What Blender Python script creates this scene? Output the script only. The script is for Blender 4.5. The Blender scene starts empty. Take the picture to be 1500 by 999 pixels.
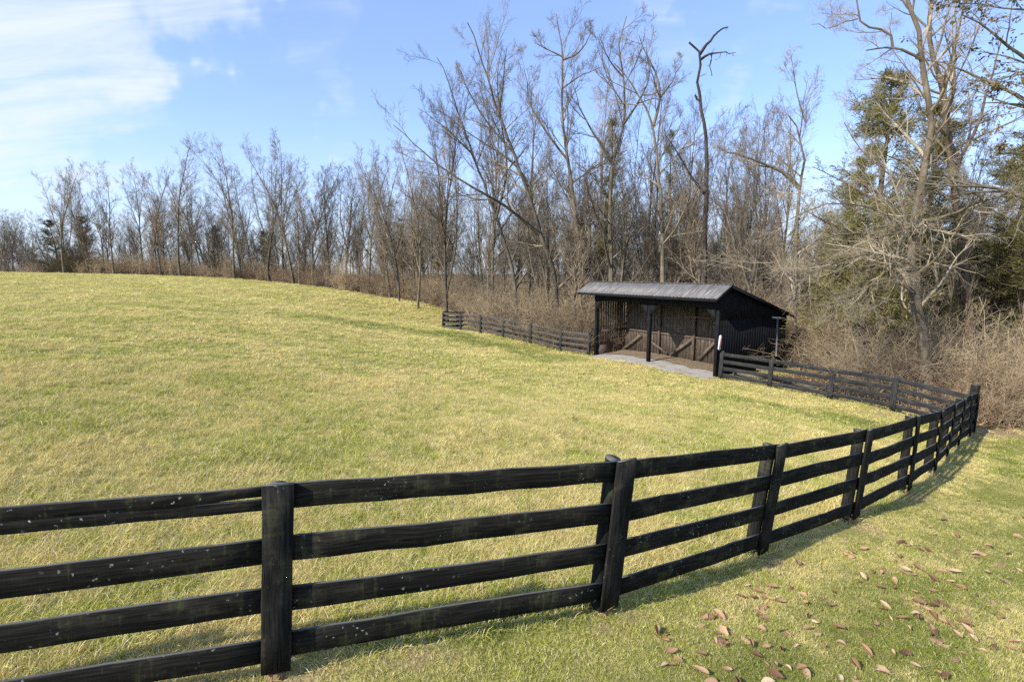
import bpy, math, random
import numpy as np
from mathutils import Vector

random.seed(7)
rng = np.random.default_rng(11)
scene = bpy.context.scene
COL = scene.collection
R = math.radians

# ------------------------------------------------------------------ camera
CAMZ = 4.6                       # eye height above the shed floor
F, CX, CY = 750.0, 750.0, 499.5  # photograph: 1500 x 999, 18 mm lens on a 36 mm frame
PITCH = math.atan((CY - 400.0) / F)
cam_d = bpy.data.cameras.new('camera')
cam_d.sensor_width = 36.0
cam_d.lens = 18.0
cam_d.clip_start = 0.05
cam_d.clip_end = 6000
cam = bpy.data.objects.new('camera', cam_d)
cam.location = (0, 0, CAMZ)
cam.rotation_euler = (math.pi / 2 - PITCH, 0, 0)
COL.objects.link(cam)
scene.camera = cam

def ray(x, y):
    cp, sp = math.cos(PITCH), math.sin(PITCH)
    v = (CY - y) / F
    return np.array([(x - CX) / F, sp * v + cp, cp * v - sp])

def at(x, y, d):
    """world point seen at photo pixel (x, y) at forward distance d"""
    r = ray(x, y)
    return r * (d / r[1]) + np.array([0, 0, CAMZ])

# ------------------------------------------------------------------ light
SUN_EL = R(35)
SUN_AZ = np.array([-0.82, -0.57]); SUN_AZ /= np.linalg.norm(SUN_AZ)
sun_dir = np.array([SUN_AZ[0] * math.cos(SUN_EL), SUN_AZ[1] * math.cos(SUN_EL), math.sin(SUN_EL)])
sl = bpy.data.lights.new('sun', 'SUN')
sl.energy = 3.8
sl.angle = R(0.9)
sl.color = (1.0, 0.94, 0.84)
so = bpy.data.objects.new('sun', sl)
so.rotation_euler = Vector(-sun_dir).to_track_quat('-Z', 'Y').to_euler()
COL.objects.link(so)

world = bpy.data.worlds.new('World')
scene.world = world
world.use_nodes = True
scene.view_settings.view_transform = 'Standard'
scene.view_settings.look = 'None'
scene.view_settings.exposure = 0.95
scene.view_settings.gamma = 1.0
scene.cycles.use_denoising = False
scene.cycles.max_bounces = 6
scene.cycles.diffuse_bounces = 3
scene.cycles.glossy_bounces = 2
scene.cycles.transmission_bounces = 3
scene.cycles.transparent_max_bounces = 6
scene.cycles.use_adaptive_sampling = True
scene.cycles.adaptive_threshold = 0.015

class NT:
    """tiny node-tree writer"""
    def __init__(s, tree):
        s.t = tree; s.n = tree.nodes; s.n.clear()
    def new(s, typ, **kw):
        n = s.n.new(typ)
        for k, v in kw.items():
            setattr(n, k, v)
        return n
    def set(s, sock, v):
        if isinstance(v, bpy.types.NodeSocket): s.t.links.new(v, sock)
        elif v is not None: sock.default_value = v
    def math(s, op, a, b=None, c=None, clamp=False):
        n = s.new('ShaderNodeMath', operation=op, use_clamp=clamp)
        for i, v in enumerate((a, b, c)):
            s.set(n.inputs[i], v)
        return n.outputs[0]
    def vmath(s, op, a, b=None, scale=None):
        n = s.new('ShaderNodeVectorMath', operation=op)
        s.set(n.inputs[0], a); s.set(n.inputs[1], b)
        if scale is not None: s.set(n.inputs['Scale'], scale)
        return n.outputs['Value'] if op in ('DOT_PRODUCT', 'LENGTH') else n.outputs[0]
    def mix(s, fac, a, b, blend='MIX'):
        n = s.new('ShaderNodeMix', data_type='RGBA', blend_type=blend, clamp_factor=True)
        s.set(n.inputs[0], fac); s.set(n.inputs[6], a); s.set(n.inputs[7], b)
        return n.outputs[2]
    def ss(s, v, lo, hi, a=0.0, b=1.0):
        n = s.new('ShaderNodeMapRange', interpolation_type='SMOOTHSTEP')
        for i, q in enumerate((v, lo, hi, a, b)): s.set(n.inputs[i], q)
        return n.outputs[0]
    def noise(s, vec, scale, detail=4, rough=0.55, dist=0.0):
        n = s.new('ShaderNodeTexNoise')
        s.set(n.inputs['Vector'], vec); s.set(n.inputs['Scale'], scale)
        n.inputs['Detail'].default_value = detail; n.inputs['Roughness'].default_value = rough
        n.inputs['Distortion'].default_value = dist
        return n.outputs[0]
    def vor(s, vec, scale, feature='F1'):
        n = s.new('ShaderNodeTexVoronoi', feature=feature)
        s.set(n.inputs['Vector'], vec); s.set(n.inputs['Scale'], scale)
        return n.outputs[0]
    def mapping(s, vec, scale=(1, 1, 1), loc=(0, 0, 0), rot=(0, 0, 0)):
        n = s.new('ShaderNodeMapping')
        s.set(n.inputs[0], vec); n.inputs['Scale'].default_value = scale
        s.set(n.inputs['Location'], loc); n.inputs['Rotation'].default_value = rot
        return n.outputs[0]
    def attr(s, name, kind='GEOMETRY', out='Fac'):
        n = s.new('ShaderNodeAttribute', attribute_name=name, attribute_type=kind)
        return n.outputs[out]

# ---- sky: physical sky plus thin cirrus
w = NT(world.node_tree)
sky = w.new('ShaderNodeTexSky', sky_type='NISHITA')
sky.sun_disc = False
sky.sun_elevation = SUN_EL
sky.sun_rotation = math.atan2(sun_dir[0], sun_dir[1])
sky.altitude = 200
sky.air_density = 1.0
sky.dust_density = 0.4
sky.ozone_density = 1.3
tc = w.new('ShaderNodeTexCoord').outputs['Generated']
sep = w.new('ShaderNodeSeparateXYZ'); w.set(sep.inputs[0], tc)
zz = w.math('ADD', w.math('MAXIMUM', sep.outputs[2], 0.0), 0.22)
cmb = w.new('ShaderNodeCombineXYZ')
w.set(cmb.inputs[0], w.math('DIVIDE', sep.outputs[0], zz)); w.set(cmb.inputs[1], w.math('DIVIDE', sep.outputs[1], zz))
pl = cmb.outputs[0]
pm = w.mapping(pl, (0.55, 1.5, 1), (0.3, 0.1, 0), (0, 0, R(-24)))
n1 = w.noise(pm, 1.25, 7, 0.58, 0.35)
n2 = w.noise(w.mapping(pl, (0.9, 4.0, 1), (3, 1, 0), (0, 0, R(-38))), 1.6, 8, 0.62, 0.6)
def lobe(x, y, r0, r1):
    d = ray(x, y); d = d / np.linalg.norm(d)
    dot = w.vmath('DOT_PRODUCT', tc, tuple(d))
    return w.ss(dot, math.cos(R(r1)), math.cos(R(r0)))
wob = w.math('MULTIPLY', w.math('SUBTRACT', w.noise(tc, 5.0, 4, .6), .5), .10)
def soft(x, y, r0, r1, k):
    d = ray(x, y); d = d / np.linalg.norm(d)
    dot = w.math('ADD', w.vmath('DOT_PRODUCT', tc, tuple(d)), w.math('MULTIPLY', wob, 1.0))
    return w.math('MULTIPLY', w.ss(dot, math.cos(R(r1)), math.cos(R(r0))), k)
mask = soft(40, 20, 1, 15, .95)
for q in (soft(230, 30, 1, 11, .85), soft(-20, 110, 0, 8, .75), soft(60, 240, 1, 16, .36), soft(440, 75, 0, 10, .30), soft(370, 150, 0, 7, .38), soft(1075, 55, 0, 8, .36)):
    mask = w.math('MAXIMUM', mask, q)
mask = w.math('MAXIMUM', mask, 0.10)
nn_ = w.math('ADD', w.math('MULTIPLY', n1, 0.42), w.math('MULTIPLY', n2, 0.58))
cl = w.math('MULTIPLY', w.ss(w.math('ADD', nn_, w.math('MULTIPLY', mask, .26)), 0.47, 0.88), w.ss(mask, 0.0, .6))
tint = w.vmath('ADD', w.mix(1.0, sky.outputs[0], (1.0, 1.06, 1.36, 1), 'MULTIPLY'), (0.95, 1.35, 2.1))
hz = w.ss(sep.outputs[2], -0.02, 0.30, 0.62, 0.0)
veil = w.mix(hz, tint, (4.6, 5.4, 6.7, 1))
skyc = w.mix(w.math('MULTIPLY', cl, 0.85), veil, (5.9, 6.3, 7.0, 1))
bg = w.new('ShaderNodeBackground'); w.set(bg.inputs[0], skyc); bg.inputs[1].default_value = 0.083
wo = w.new('ShaderNodeOutputWorld'); w.set(wo.inputs[0], bg.outputs[0])

# ------------------------------------------------------------------ helpers
def mk_mesh(name, V, faces, uv=None, smooth=False, mats=(), attrs=None):
    """V (n,3); faces: list of (m,k) int arrays (k corners each); uv per loop (list of arrays alike faces)"""
    me = bpy.data.meshes.new(name)
    V = np.asarray(V, dtype=np.float32)
    me.vertices.add(len(V)); me.vertices.foreach_set('co', V.ravel())
    faces = [np.asarray(f, dtype=np.int32) for f in faces if len(f)]
    li = np.concatenate([f.ravel() for f in faces])
    tot = np.concatenate([np.full(len(f), f.shape[1], dtype=np.int32) for f in faces])
    st = np.concatenate([[0], np.cumsum(tot)[:-1]]).astype(np.int32)
    me.loops.add(len(li)); me.loops.foreach_set('vertex_index', li)
    me.polygons.add(len(tot)); me.polygons.foreach_set('loop_start', st)
    if smooth: me.polygons.foreach_set('use_smooth', np.ones(len(tot), dtype=bool))
    if uv is not None:
        l = me.uv_layers.new(name='UVMap')
        l.data.foreach_set('uv', np.concatenate([np.asarray(u, dtype=np.float32).reshape(-1, 2) for u in uv]).ravel())
    for k, a in (attrs or {}).items():
        at_ = me.attributes.new(k, 'FLOAT', 'POINT'); at_.data.foreach_set('value', np.asarray(a, dtype=np.float32))
    for m in mats: me.materials.append(m)
    me.update(calc_edges=True)
    return me

def link(name, data, parent=None, loc=None):
    o = bpy.data.objects.new(name, data); COL.objects.link(o)
    if parent is not None: o.parent = parent
    if loc is not None: o.location = loc
    return o

def tag(o, label=None, cat=None, group=None, kind=None):
    if label: o['label'] = label
    if cat: o['category'] = cat
    if group: o['group'] = group
    if kind: o['kind'] = kind
    return o

def thing(name, label, cat, loc=(0, 0, 0), group=None):
    o = bpy.data.objects.new(name, None); COL.objects.link(o)
    o.empty_display_size = 0.3
    o.location = tuple(float(v) for v in loc)
    return tag(o, label, cat, group)

def unit(v):
    v = np.asarray(v, float)
    return v / np.maximum(np.linalg.norm(v, axis=-1, keepdims=True), 1e-9)

def beam_mesh(name, P, W, T, hw, ht, mat, cham=0.004, jit=0.0):
    """bevelled timber: P (n,3) centre line, W/T (n,3) half-axis directions, hw/ht half width/thickness"""
    P = np.asarray(P, float); n = len(P)
    W = np.broadcast_to(np.asarray(W, float), (n, 3)); T = np.broadcast_to(np.asarray(T, float), (n, 3))
    hw = np.broadcast_to(np.asarray(hw, float), (n,)); c = cham
    prof = []
    for sw, st, aw, a_t in ((1, 1, 0, 1), (1, 1, 1, 0), (1, -1, 1, 0), (1, -1, 0, 1), (-1, -1, 0, 1), (-1, -1, 1, 0), (-1, 1, 1, 0), (-1, 1, 0, 1)):
        prof.append((sw, st, aw, a_t))
    V = np.zeros((n, 8, 3)); per = np.zeros((n, 9))
    jt = rng.normal(0, jit, (n, 2)) if jit else np.zeros((n, 2))
    for k, (sw, st, aw, a_t) in enumerate(prof):
        ww = sw * hw - sw * c * (1 - aw) + 0 * aw
        ww = sw * (hw - c * (1 if a_t else 0)) + (jt[:, 0] if sw > 0 else jt[:, 1])
        tt = st * (ht - c * (1 if aw else 0))
        V[:, k] = P + W * ww[:, None] + T * tt
    d = np.linalg.norm(np.roll(V, -1, axis=1) - V, axis=2); per[:, 1:] = np.cumsum(d, axis=1)
    L = np.concatenate([[0], np.cumsum(np.linalg.norm(np.diff(P, axis=0), axis=1))])
    idx = np.arange(n * 8).reshape(n, 8)
    a = idx[:-1]; b = np.roll(idx, -1, axis=1)[:-1]; c2 = np.roll(idx, -1, axis=1)[1:]; d2 = idx[1:]
    q = np.stack([a, d2, c2, b], axis=-1).reshape(-1, 4)
    u0 = np.broadcast_to(L[:-1, None], (n - 1, 8)); u1 = np.broadcast_to(L[1:, None], (n - 1, 8))
    uvq = np.stack([np.stack([u0, per[:-1, :8]], -1), np.stack([u1, per[1:, :8]], -1), np.stack([u1, per[1:, 1:]], -1), np.stack([u0, per[:-1, 1:]], -1)], axis=2).reshape(-1, 2)
    caps = np.array([idx[0], idx[-1][::-1]])
    uvc = np.zeros((16, 2)); uvc[:, 0] = np.tile(np.linspace(0, .05, 8), 2); uvc[:, 1] = np.tile(np.linspace(0, .1, 8), 2)
    return mk_mesh(name, V.reshape(-1, 3), [q, caps], [uvq, uvc], mats=[mat])

def beam(name, A, B, wdir, hw, ht, mat, parent=None, n=2, cham=0.004, jit=0.0, tdir=None):
    A = np.asarray(A, float); B = np.asarray(B, float)
    ax = unit(B - A); wd = np.asarray(wdir, float); wd = unit(wd - ax * np.dot(wd, ax)); td = np.cross(ax, wd)
    P = A + (B - A) * np.linspace(0, 1, n)[:, None]
    return link(name, beam_mesh(name, P, wd, td, hw, ht, mat, cham, jit), parent)

# ------------------------------------------------------------------ terrain shape
CTRL = []
def C(x, y, d): CTRL.append(at(x, y, d))
FRONT = [  # near fence: base px, top px, forward distance
    (-360, 1133, -360, 800, 2.55), (405, 990, 408, 706, 3.4), (886, 898, 913, 672, 4.4), (1110, 818, 1141, 650, 5.9), (1247, 765, 1271, 628, 7.15),
    (1327, 722, 1342, 608, 8.9), (1365, 694, 1378, 601, 10.5), (1383, 673, 1398, 592, 12.0), (1400, 656, 1412, 584, 13.4), (1418, 641, 1421, 578, 14.6)]
CORNER = (1424, 636, 1434, 561, 15.4)
for b in FRONT: C(b[0], b[1], b[4])
C(CORNER[0], CORNER[1], CORNER[4])
for x, y, d in ((1050, 555, 22.7), (1127, 569, 20.9), (1216, 585, 19.0), (1307, 602, 17.3)): C(x, y, d)
for x, y, d in ((871, 521, 30.0), (947, 531, 26.45), (1048, 553, 22.9), (909, 514, 31.0), (1040, 527, 27.2)): C(x, y, d)
LEFTF = [(862, 521, 486, 30.0), (821, 515, 480, 32.0), (777, 504, 472, 34.0), (737, 494, 465, 36.0), (704, 488, 460, 37.8), (675, 485, 457, 39.6), (649, 482, 454, 41.3)]
for x, y, t_, d in LEFTF: C(x, y, d)
C(690, 479, 45.5)
for x, y, d in ((-200, 397, 104), (0, 397, 96), (200, 402, 90), (400, 413, 78), (500, 425, 70), (600, 442, 60), (650, 453, 54)): C(x, y, d)
for x, y, d in ((0, 600, 8.6), (0, 500, 13.5), (0, 450, 21.5), (0, 420, 38), (400, 600, 10.9), (400, 500, 19.5), (400, 450, 34), (400, 428, 52),
                (650, 600, 12.75), (650, 520, 24.0), (900, 640, 10.9), (900, 580, 17.3), (1150, 610, 15.4), (1500, 999, 3.8), (750, 999, 3.39),
                (1500, 760, 8.0), (1490, 640, 15.5), (1440, 624, 17.2), (1500, 627, 17.6)): C(x, y, d)
for X, Y, Z in ((0, 0, -2.4), (-8, -2, -2.1), (9, 0, -2.9), (0, -12, -2.0), (-30, 0, -1.2), (30, 0, -4.6), (60, 30, -5.5), (45, 60, -5.5), (20, 75, -4.8), (0, 100, -3.6), (-40, 140, -1.5), (-120, 110, -0.2), (-90, 30, 0.4)):
    CTRL.append(np.array([X, Y, CAMZ + Z]))
CTRL = np.array(CTRL)
def _k(r2): return np.where(r2 > 1e-12, 0.5 * r2 * np.log(np.maximum(r2, 1e-12)), 0)
_n = len(CTRL); _X = CTRL[:, :2] / 40
_A = np.zeros((_n + 3, _n + 3))
_A[:_n, :_n] = _k(((_X[:, None] - _X[None]) ** 2).sum(-1)) + np.eye(_n) * 2e-4
_A[:_n, _n] = 1; _A[:_n, _n + 1:] = _X; _A[_n:, :_n] = _A[:_n, _n:].T
_w = np.linalg.solve(_A, np.concatenate([CTRL[:, 2], [0, 0, 0]]))
def gz(x, y):
    x = np.atleast_1d(np.asarray(x, float)); y = np.atleast_1d(np.asarray(y, float))
    out = np.zeros(len(x))
    for i in range(0, len(x), 20000):
        q = np.stack([x[i:i + 20000], y[i:i + 20000]], -1) / 40
        out[i:i + 20000] = _k(((q[:, None] - _X[None]) ** 2).sum(-1)) @ _w[:_n] + _w[_n] + q @ _w[_n + 1:]
    r = np.hypot(x - 0, y - 45)
    t = np.clip((r - 75) / 90, 0, 1); t = t * t * (3 - 2 * t)
    flat = CAMZ - 3.2
    out = out * (1 - t) + flat * t
    out += 0.018 * np.sin(x * 1.9 + 1.3 * np.sin(y * 1.1)) * np.sin(y * 1.7 + x * .6) + 0.03 * np.sin(x * .53 + 2) * np.sin(y * .61 + 1)
    return out
def gp(x, y): return np.array([x, y, gz(x, y)[0]])
def hit(x, y):
    """where the ray through photo pixel (x, y) meets the ground"""
    r = ray(x, y); t = np.linspace(2, 140, 2400)
    p = r[None] * t[:, None]
    h = p[:, 2] + CAMZ - gz(p[:, 0], p[:, 1])
    i = np.argmax(h < 0)
    return p[i] + np.array([0, 0, CAMZ]) if h[i] < 0 else None

# shed frame: A along the front towards its left end, B into its depth
SO = at(1048, 553, 22.9)[:2]
_l = at(871, 521, 30.0)[:2]
SA = unit(_l - SO); SL = float(np.linalg.norm(_l - SO)); SB = np.array([SA[1], -SA[0]])
SD, SP = 5.3, 2.4            # full depth, depth of the open stall
FLOORZ = CAMZ - 4.6
def S(s, t, z): return np.array([SO[0] + SA[0] * s + SB[0] * t, SO[1] + SA[1] * s + SB[1] * t, z])
def to_s(x, y):
    dx, dy = x - SO[0], y - SO[1]
    return dx * SA[0] + dy * SA[1], dx * SB[0] + dy * SB[1]

# woods edge, left to right
def XY(x, y, d): return at(x, y, d)[:2]
EDGE = np.array([(-160, 112), XY(-200, 397, 104), XY(0, 397, 96), XY(200, 402, 90), XY(400, 413, 78), XY(500, 425, 70), XY(600, 442, 60), XY(650, 453, 54), XY(694, 476, 46.5),
                 XY(704, 488, 39.2), XY(777, 504, 35.3), XY(860, 521, 31.2), S(SL + .2, 0.5, 0)[:2], S(SL + .2, SD + .4, 0)[:2], S(-.5, SD + .4, 0)[:2], S(-.7, 3.2, 0)[:2], XY(1127, 569, 21.6), XY(1216, 585, 19.7), XY(1307, 602, 18.0),
                 XY(1425, 622, 16.3), XY(1500, 632, 16.6), (34, 22), (80, 30)])
def edge_d(x, y):
    """signed distance to the woods edge, positive inside the woods"""
    x = np.asarray(x, float); y = np.asarray(y, float)
    best = np.full(x.shape, 1e9); sg = np.zeros(x.shape)
    for a, b in zip(EDGE[:-1], EDGE[1:]):
        d = b - a; L2 = d @ d
        t = np.clip(((x - a[0]) * d[0] + (y - a[1]) * d[1]) / L2, 0, 1)
        ex = x - a[0] - t * d[0]; ey = y - a[1] - t * d[1]
        r = np.hypot(ex, ey); s = np.sign(d[0] * ey - d[1] * ex)
        m = r < best - 1e-9
        best = np.where(m, r, best); sg = np.where(m, s, sg)
    return best * sg
FL = np.array([at(b[0], b[1], b[4])[:2] for b in FRONT] + [at(CORNER[0], CORNER[1], CORNER[4])[:2]])
def poly_d(L, x, y):
    best = np.full(np.shape(x), 1e9); sg = np.zeros(np.shape(x))
    for a, b in zip(L[:-1], L[1:]):
        d = b - a; t = np.clip(((x - a[0]) * d[0] + (y - a[1]) * d[1]) / (d @ d), 0, 1)
        ex = x - a[0] - t * d[0]; ey = y - a[1] - t * d[1]
        r = np.hypot(ex, ey); m = r < best - 1e-9
        best = np.where(m, r, best); sg = np.where(m, np.sign(d[0] * ey - d[1] * ex), sg)
    return best * sg     # positive on the pasture side

# ------------------------------------------------------------------ materials
def material(name):
    m = bpy.data.materials.new(name); m.use_nodes = True
    t = NT(m.node_tree)
    o = t.new('ShaderNodeOutputMaterial'); b = t.new('ShaderNodeBsdfPrincipled')
    t.set(o.inputs[0], b.outputs[0])
    b.inputs['Roughness'].default_value = 0.85
    b.inputs['Specular IOR Level'].default_value = 0.25
    return m, t, b, o
def bump(t, b, h, strength, dist):
    n = t.new('ShaderNodeBump'); n.inputs['Strength'].default_value = strength; n.inputs['Distance'].default_value = dist
    t.set(n.inputs['Height'], h); t.set(b.inputs['Normal'], n.outputs[0])

# --- ground
mg, t, b, _ = material('ground')
pos = t.new('ShaderNodeNewGeometry').outputs['Position']
woods = t.attr('woods'); lawn = t.attr('lawn'); dirt = t.attr('dirt')
big = t.noise(pos, 0.16, 4, .6); med = t.noise(pos, 0.9, 5, .65); fine = t.noise(pos, 9, 4, .7); vf = t.noise(pos, 45, 3, .7)
gA = t.mix(t.ss(big, .35, .66), (0.36, 0.315, 0.095, 1), (0.46, 0.385, 0.15, 1))
gB = t.mix(t.ss(med, .38, .68), gA, (0.22, 0.235, 0.045, 1))
gC = t.mix(t.ss(t.noise(pos, 2.6, 5, .7), .56, .74), gB, (0.48, 0.40, 0.19, 1))
gL = t.mix(t.ss(med, .3, .62), (0.135, 0.165, 0.028, 1), (0.27, 0.245, 0.07, 1))
g = t.mix(t.math('MULTIPLY', lawn, .8), gC, gL)
g = t.mix(t.attr('green'), g, (0.17, 0.22, 0.045, 1))
g = t.mix(t.math('MULTIPLY', t.ss(fine, .55, .75), .45), g, (0.12, 0.10, 0.035, 1))
dm = t.ss(t.math('ADD', dirt, t.math('MULTIPLY', t.math('SUBTRACT', t.noise(pos, 2.2, 5, .7), .5), 1.5)), .45, .85)
lit = t.mix(t.ss(t.noise(pos, 3.5, 6, .75), .35, .7), (0.115, 0.078, 0.046, 1), (0.24, 0.17, 0.10, 1))
wm = t.ss(t.math('ADD', woods, t.math('MULTIPLY', t.math('SUBTRACT', med, .5), .9)), .35, .65)
g = t.mix(wm, g, lit)
g = t.mix(t.math('MULTIPLY', dm, .9), g, t.mix(fine, (0.23, 0.155, 0.085, 1), (0.44, 0.335, 0.19, 1)))
g = t.mix(1.0, g, t.mix(vf, (.72, .72, .72, 1), (1.25, 1.25, 1.22, 1)), 'MULTIPLY')
t.set(b.inputs['Base Color'], g)
b.inputs['Roughness'].default_value = 0.95; b.inputs['Specular IOR Level'].default_value = 0.05
bump(t, b, t.math('ADD', fine, t.math('MULTIPLY', vf, .5)), 0.8, 0.05)

# --- grass blades
def grass_mat(name, straw, green, pale):
    m = bpy.data.materials.new(name); m.use_nodes = True
    t = NT(m.node_tree); o = t.new('ShaderNodeOutputMaterial')
    pos = t.new('ShaderNodeNewGeometry').outputs['Position']
    bc = t.attr('blade'); tn = t.attr('tint', 'INSTANCER'); gr = t.attr('lush', 'INSTANCER')
    big = t.noise(pos, 0.16, 4, .6); med = t.noise(pos, 0.9, 5, .65)
    sm = t.noise(pos, 3.2, 4, .7); lg = t.noise(pos, .3, 3, .6)
    vv = t.math('ADD', t.math('ADD', t.math('SUBTRACT', med, .5), t.math('SUBTRACT', sm, .5)), t.math('SUBTRACT', lg, .5))
    f = t.math('ADD', t.math('MULTIPLY', bc, .5), t.math('MULTIPLY', vv, 2.8))
    f = t.math('ADD', f, t.math('MULTIPLY', t.math('SUBTRACT', tn, .5), .45))
    f = t.math('ADD', f, gr)
    f = t.ss(f, -0.02, 0.68)
    c = t.mix(f, straw, t.mix(t.ss(gr, .05, .3), green, (0.215, 0.255, 0.042, 1)))
    c = t.mix(t.math('MULTIPLY', t.ss(bc, .78, .8), t.math('SUBTRACT', 1.0, t.math('MULTIPLY', gr, 1.1))), c, pale)
    c = t.mix(1.0, c, t.mix(tn, (.75, .75, .75, 1), (1.22, 1.2, 1.15, 1)), 'MULTIPLY')
    d = t.new('ShaderNodeBsdfDiffuse'); t.set(d.inputs[0], c)
    tr = t.new('ShaderNodeBsdfTranslucent'); t.set(tr.inputs[0], c)
    mx = t.new('ShaderNodeMixShader'); mx.inputs[0].default_value = .3
    t.set(mx.inputs[1], d.outputs[0]); t.set(mx.inputs[2], tr.outputs[0])
    t.set(o.inputs[0], mx.outputs[0])
    return m
M_GRASS = grass_mat('grass', (0.65, 0.555, 0.215, 1), (0.40, 0.415, 0.085, 1), (0.80, 0.70, 0.42, 1))

# --- fence paint
def paint_mat(name, base, worn, wear, lichen=0.0, algae=.5, edge=True):
    m, t, b, _ = material(name)
    uv = t.new('ShaderNodeTexCoord').outputs['UV']
    rnd = t.new('ShaderNodeObjectInfo').outputs['Random']
    off = t.new('ShaderNodeCombineXYZ'); t.set(off.inputs[0], t.math('MULTIPLY', rnd, 37.0)); t.set(off.inputs[1], t.math('MULTIPLY', rnd, 11.0)); t.set(off.inputs[2], t.math('MULTIPLY', rnd, 5.0))
    v = t.vmath('ADD', uv, off.outputs[0])
    grain = t.noise(t.mapping(v, (2.5, 60, 1)), 1, 5, .65)
    blot = t.noise(t.mapping(v, (2.2, 5, 1)), 1.3, 5, .65)
    drip = t.noise(t.mapping(v, (22, 2.2, 1)), 1, 4, .6)
    saw = t.noise(t.mapping(v, (160, 3, 1)), 1, 2, .5)
    c = t.mix(t.ss(grain, .38, .75), base, tuple(x * 3.4 for x in base[:3]) + (1,))
    crk = t.noise(t.mapping(v, (1.6, 45, 1)), 1.7, 3, .5); c = t.mix(t.ss(crk, .64, .70), c, (0.003, 0.003, 0.003, 1))
    c = t.mix(t.math('MULTIPLY', t.ss(blot, .45, .8), wear), c, worn)
    c = t.mix(t.math('MULTIPLY', t.ss(t.math('MULTIPLY', drip, blot), .27, .42), algae), c, (0.052, 0.058, 0.026, 1))
    if lichen:
        nt_ = t.new('ShaderNodeTexNoise'); t.set(nt_.inputs['Vector'], v); nt_.inputs['Scale'].default_value = 38; nt_.inputs['Detail'].default_value = 3; ncol = nt_.outputs[1]
        vo = t.vor(t.vmath('ADD', v, t.vmath('SCALE', t.vmath('SUBTRACT', ncol, (.5, .5, .5)), scale=.05)), 20)
        near = t.ss(t.noise(v, 1.8, 3, .6), .5, .68)
        sp = t.math('MULTIPLY', t.ss(vo, .20, .12), near)
        c = t.mix(t.math('MULTIPLY', sp, lichen), c, (0.46, 0.50, 0.43, 1))
        vo2 = t.vor(t.vmath('ADD', v, t.vmath('SCALE', ncol, scale=.02)), 60); sp2 = t.math('MULTIPLY', t.ss(vo2, .17, .1), t.ss(t.noise(v, 3.1, 3, .6), .55, .7))
        c = t.mix(t.math('MULTIPLY', sp2, lichen * .8), c, (0.42, 0.45, 0.40, 1))
    if edge:
        nz = t.new('ShaderNodeSeparateXYZ'); t.set(nz.inputs[0], t.new('ShaderNodeNewGeometry').outputs['True Normal'])
        up = t.math('MULTIPLY', t.ss(nz.outputs[2], .55, .9), t.ss(grain, .3, .6, .45, 1))
        c = t.mix(t.math('MULTIPLY', up, .75), c, (0.17, 0.165, 0.15, 1))   # paler grey mixed in on upward faces
    t.set(b.inputs['Base Color'], c)
    b.inputs['Roughness'].default_value = .9; b.inputs['Specular IOR Level'].default_value = .06
    bump(t, b, t.math('ADD', t.math('MULTIPLY', grain, 1), t.math('MULTIPLY', saw, .35)), .55, .004)
    return m
M_RAIL = paint_mat('black_rail_paint', (0.0095, 0.0088, 0.0075, 1), (0.058, 0.049, 0.036, 1), .8, lichen=.65, algae=.9)
M_POST = paint_mat('black_post_paint', (0.0095, 0.0092, 0.0085, 1), (0.055, 0.048, 0.038, 1), .75, lichen=.35, algae=.5)
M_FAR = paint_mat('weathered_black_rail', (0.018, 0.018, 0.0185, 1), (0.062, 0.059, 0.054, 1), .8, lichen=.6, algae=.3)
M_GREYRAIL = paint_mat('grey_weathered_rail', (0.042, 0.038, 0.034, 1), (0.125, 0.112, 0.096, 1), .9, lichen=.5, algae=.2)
M_SHEDBLACK = paint_mat('shed_black_paint', (0.0075, 0.0078, 0.0088, 1), (0.03, 0.029, 0.030, 1), .45, algae=.0)
M_BARN = paint_mat('bare_barn_wood', (0.060, 0.048, 0.038, 1), (0.235, 0.18, 0.12, 1), .95, algae=0, edge=False)
M_STUB = paint_mat('raw_post_wood', (0.13, 0.085, 0.045, 1), (0.24, 0.165, 0.09, 1), .8, algae=0, edge=False)

# --- bark / twigs
def bark_mat(name, dark, light, scale=6.0, green=0.0):
    m, t, b, _ = material(name)
    tc_ = t.new('ShaderNodeTexCoord').outputs['Object']
    rnd = t.new('ShaderNodeObjectInfo').outputs['Random']
    off = t.new('ShaderNodeCombineXYZ'); t.set(off.inputs[0], t.math('MULTIPLY', rnd, 31.0))
    v = t.vmath('ADD', tc_, off.outputs[0])
    n = t.noise(t.mapping(v, (1, 1, .22)), scale, 5, .65)
    n2 = t.noise(v, 1.1, 4, .6)
    c = t.mix(t.ss(n, .32, .7), dark, light)
    c = t.mix(t.math('MULTIPLY', t.ss(n2, .5, .72), .5), c, tuple(x * 1.5 for x in light[:3]) + (1,))
    if green: c = t.mix(t.math('MULTIPLY', t.ss(n2, .5, .3), green), c, (0.11, 0.115, 0.05, 1))
    c = t.mix(1.0, c, t.mix(rnd, (.58, .58, .60, 1), (1.42, 1.36, 1.24, 1)), 'MULTIPLY')
    t.set(b.inputs['Base Color'], c); b.inputs['Specular IOR Level'].default_value = .1
    bump(t, b, n, .7, .02)
    return m
M_BARK = bark_mat('grey_bark', (0.062, 0.054, 0.042, 1), (0.165, 0.145, 0.112, 1), green=.35)
M_TWIG = bark_mat('twig_bark', (0.128, 0.106, 0.080, 1), (0.255, 0.215, 0.163, 1), 3)
M_PALE = bark_mat('pale_smooth_bark', (0.095, 0.078, 0.058, 1), (0.22, 0.185, 0.14, 1), 3)
M_PALETRUNK = bark_mat('grey_tan_bark', (0.082, 0.068, 0.051, 1), (0.185, 0.156, 0.118, 1), 3.5)
M_PALETWIG = bark_mat('pale_twig_bark', (0.19, 0.16, 0.12, 1), (0.38, 0.33, 0.25, 1), 3)
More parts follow.
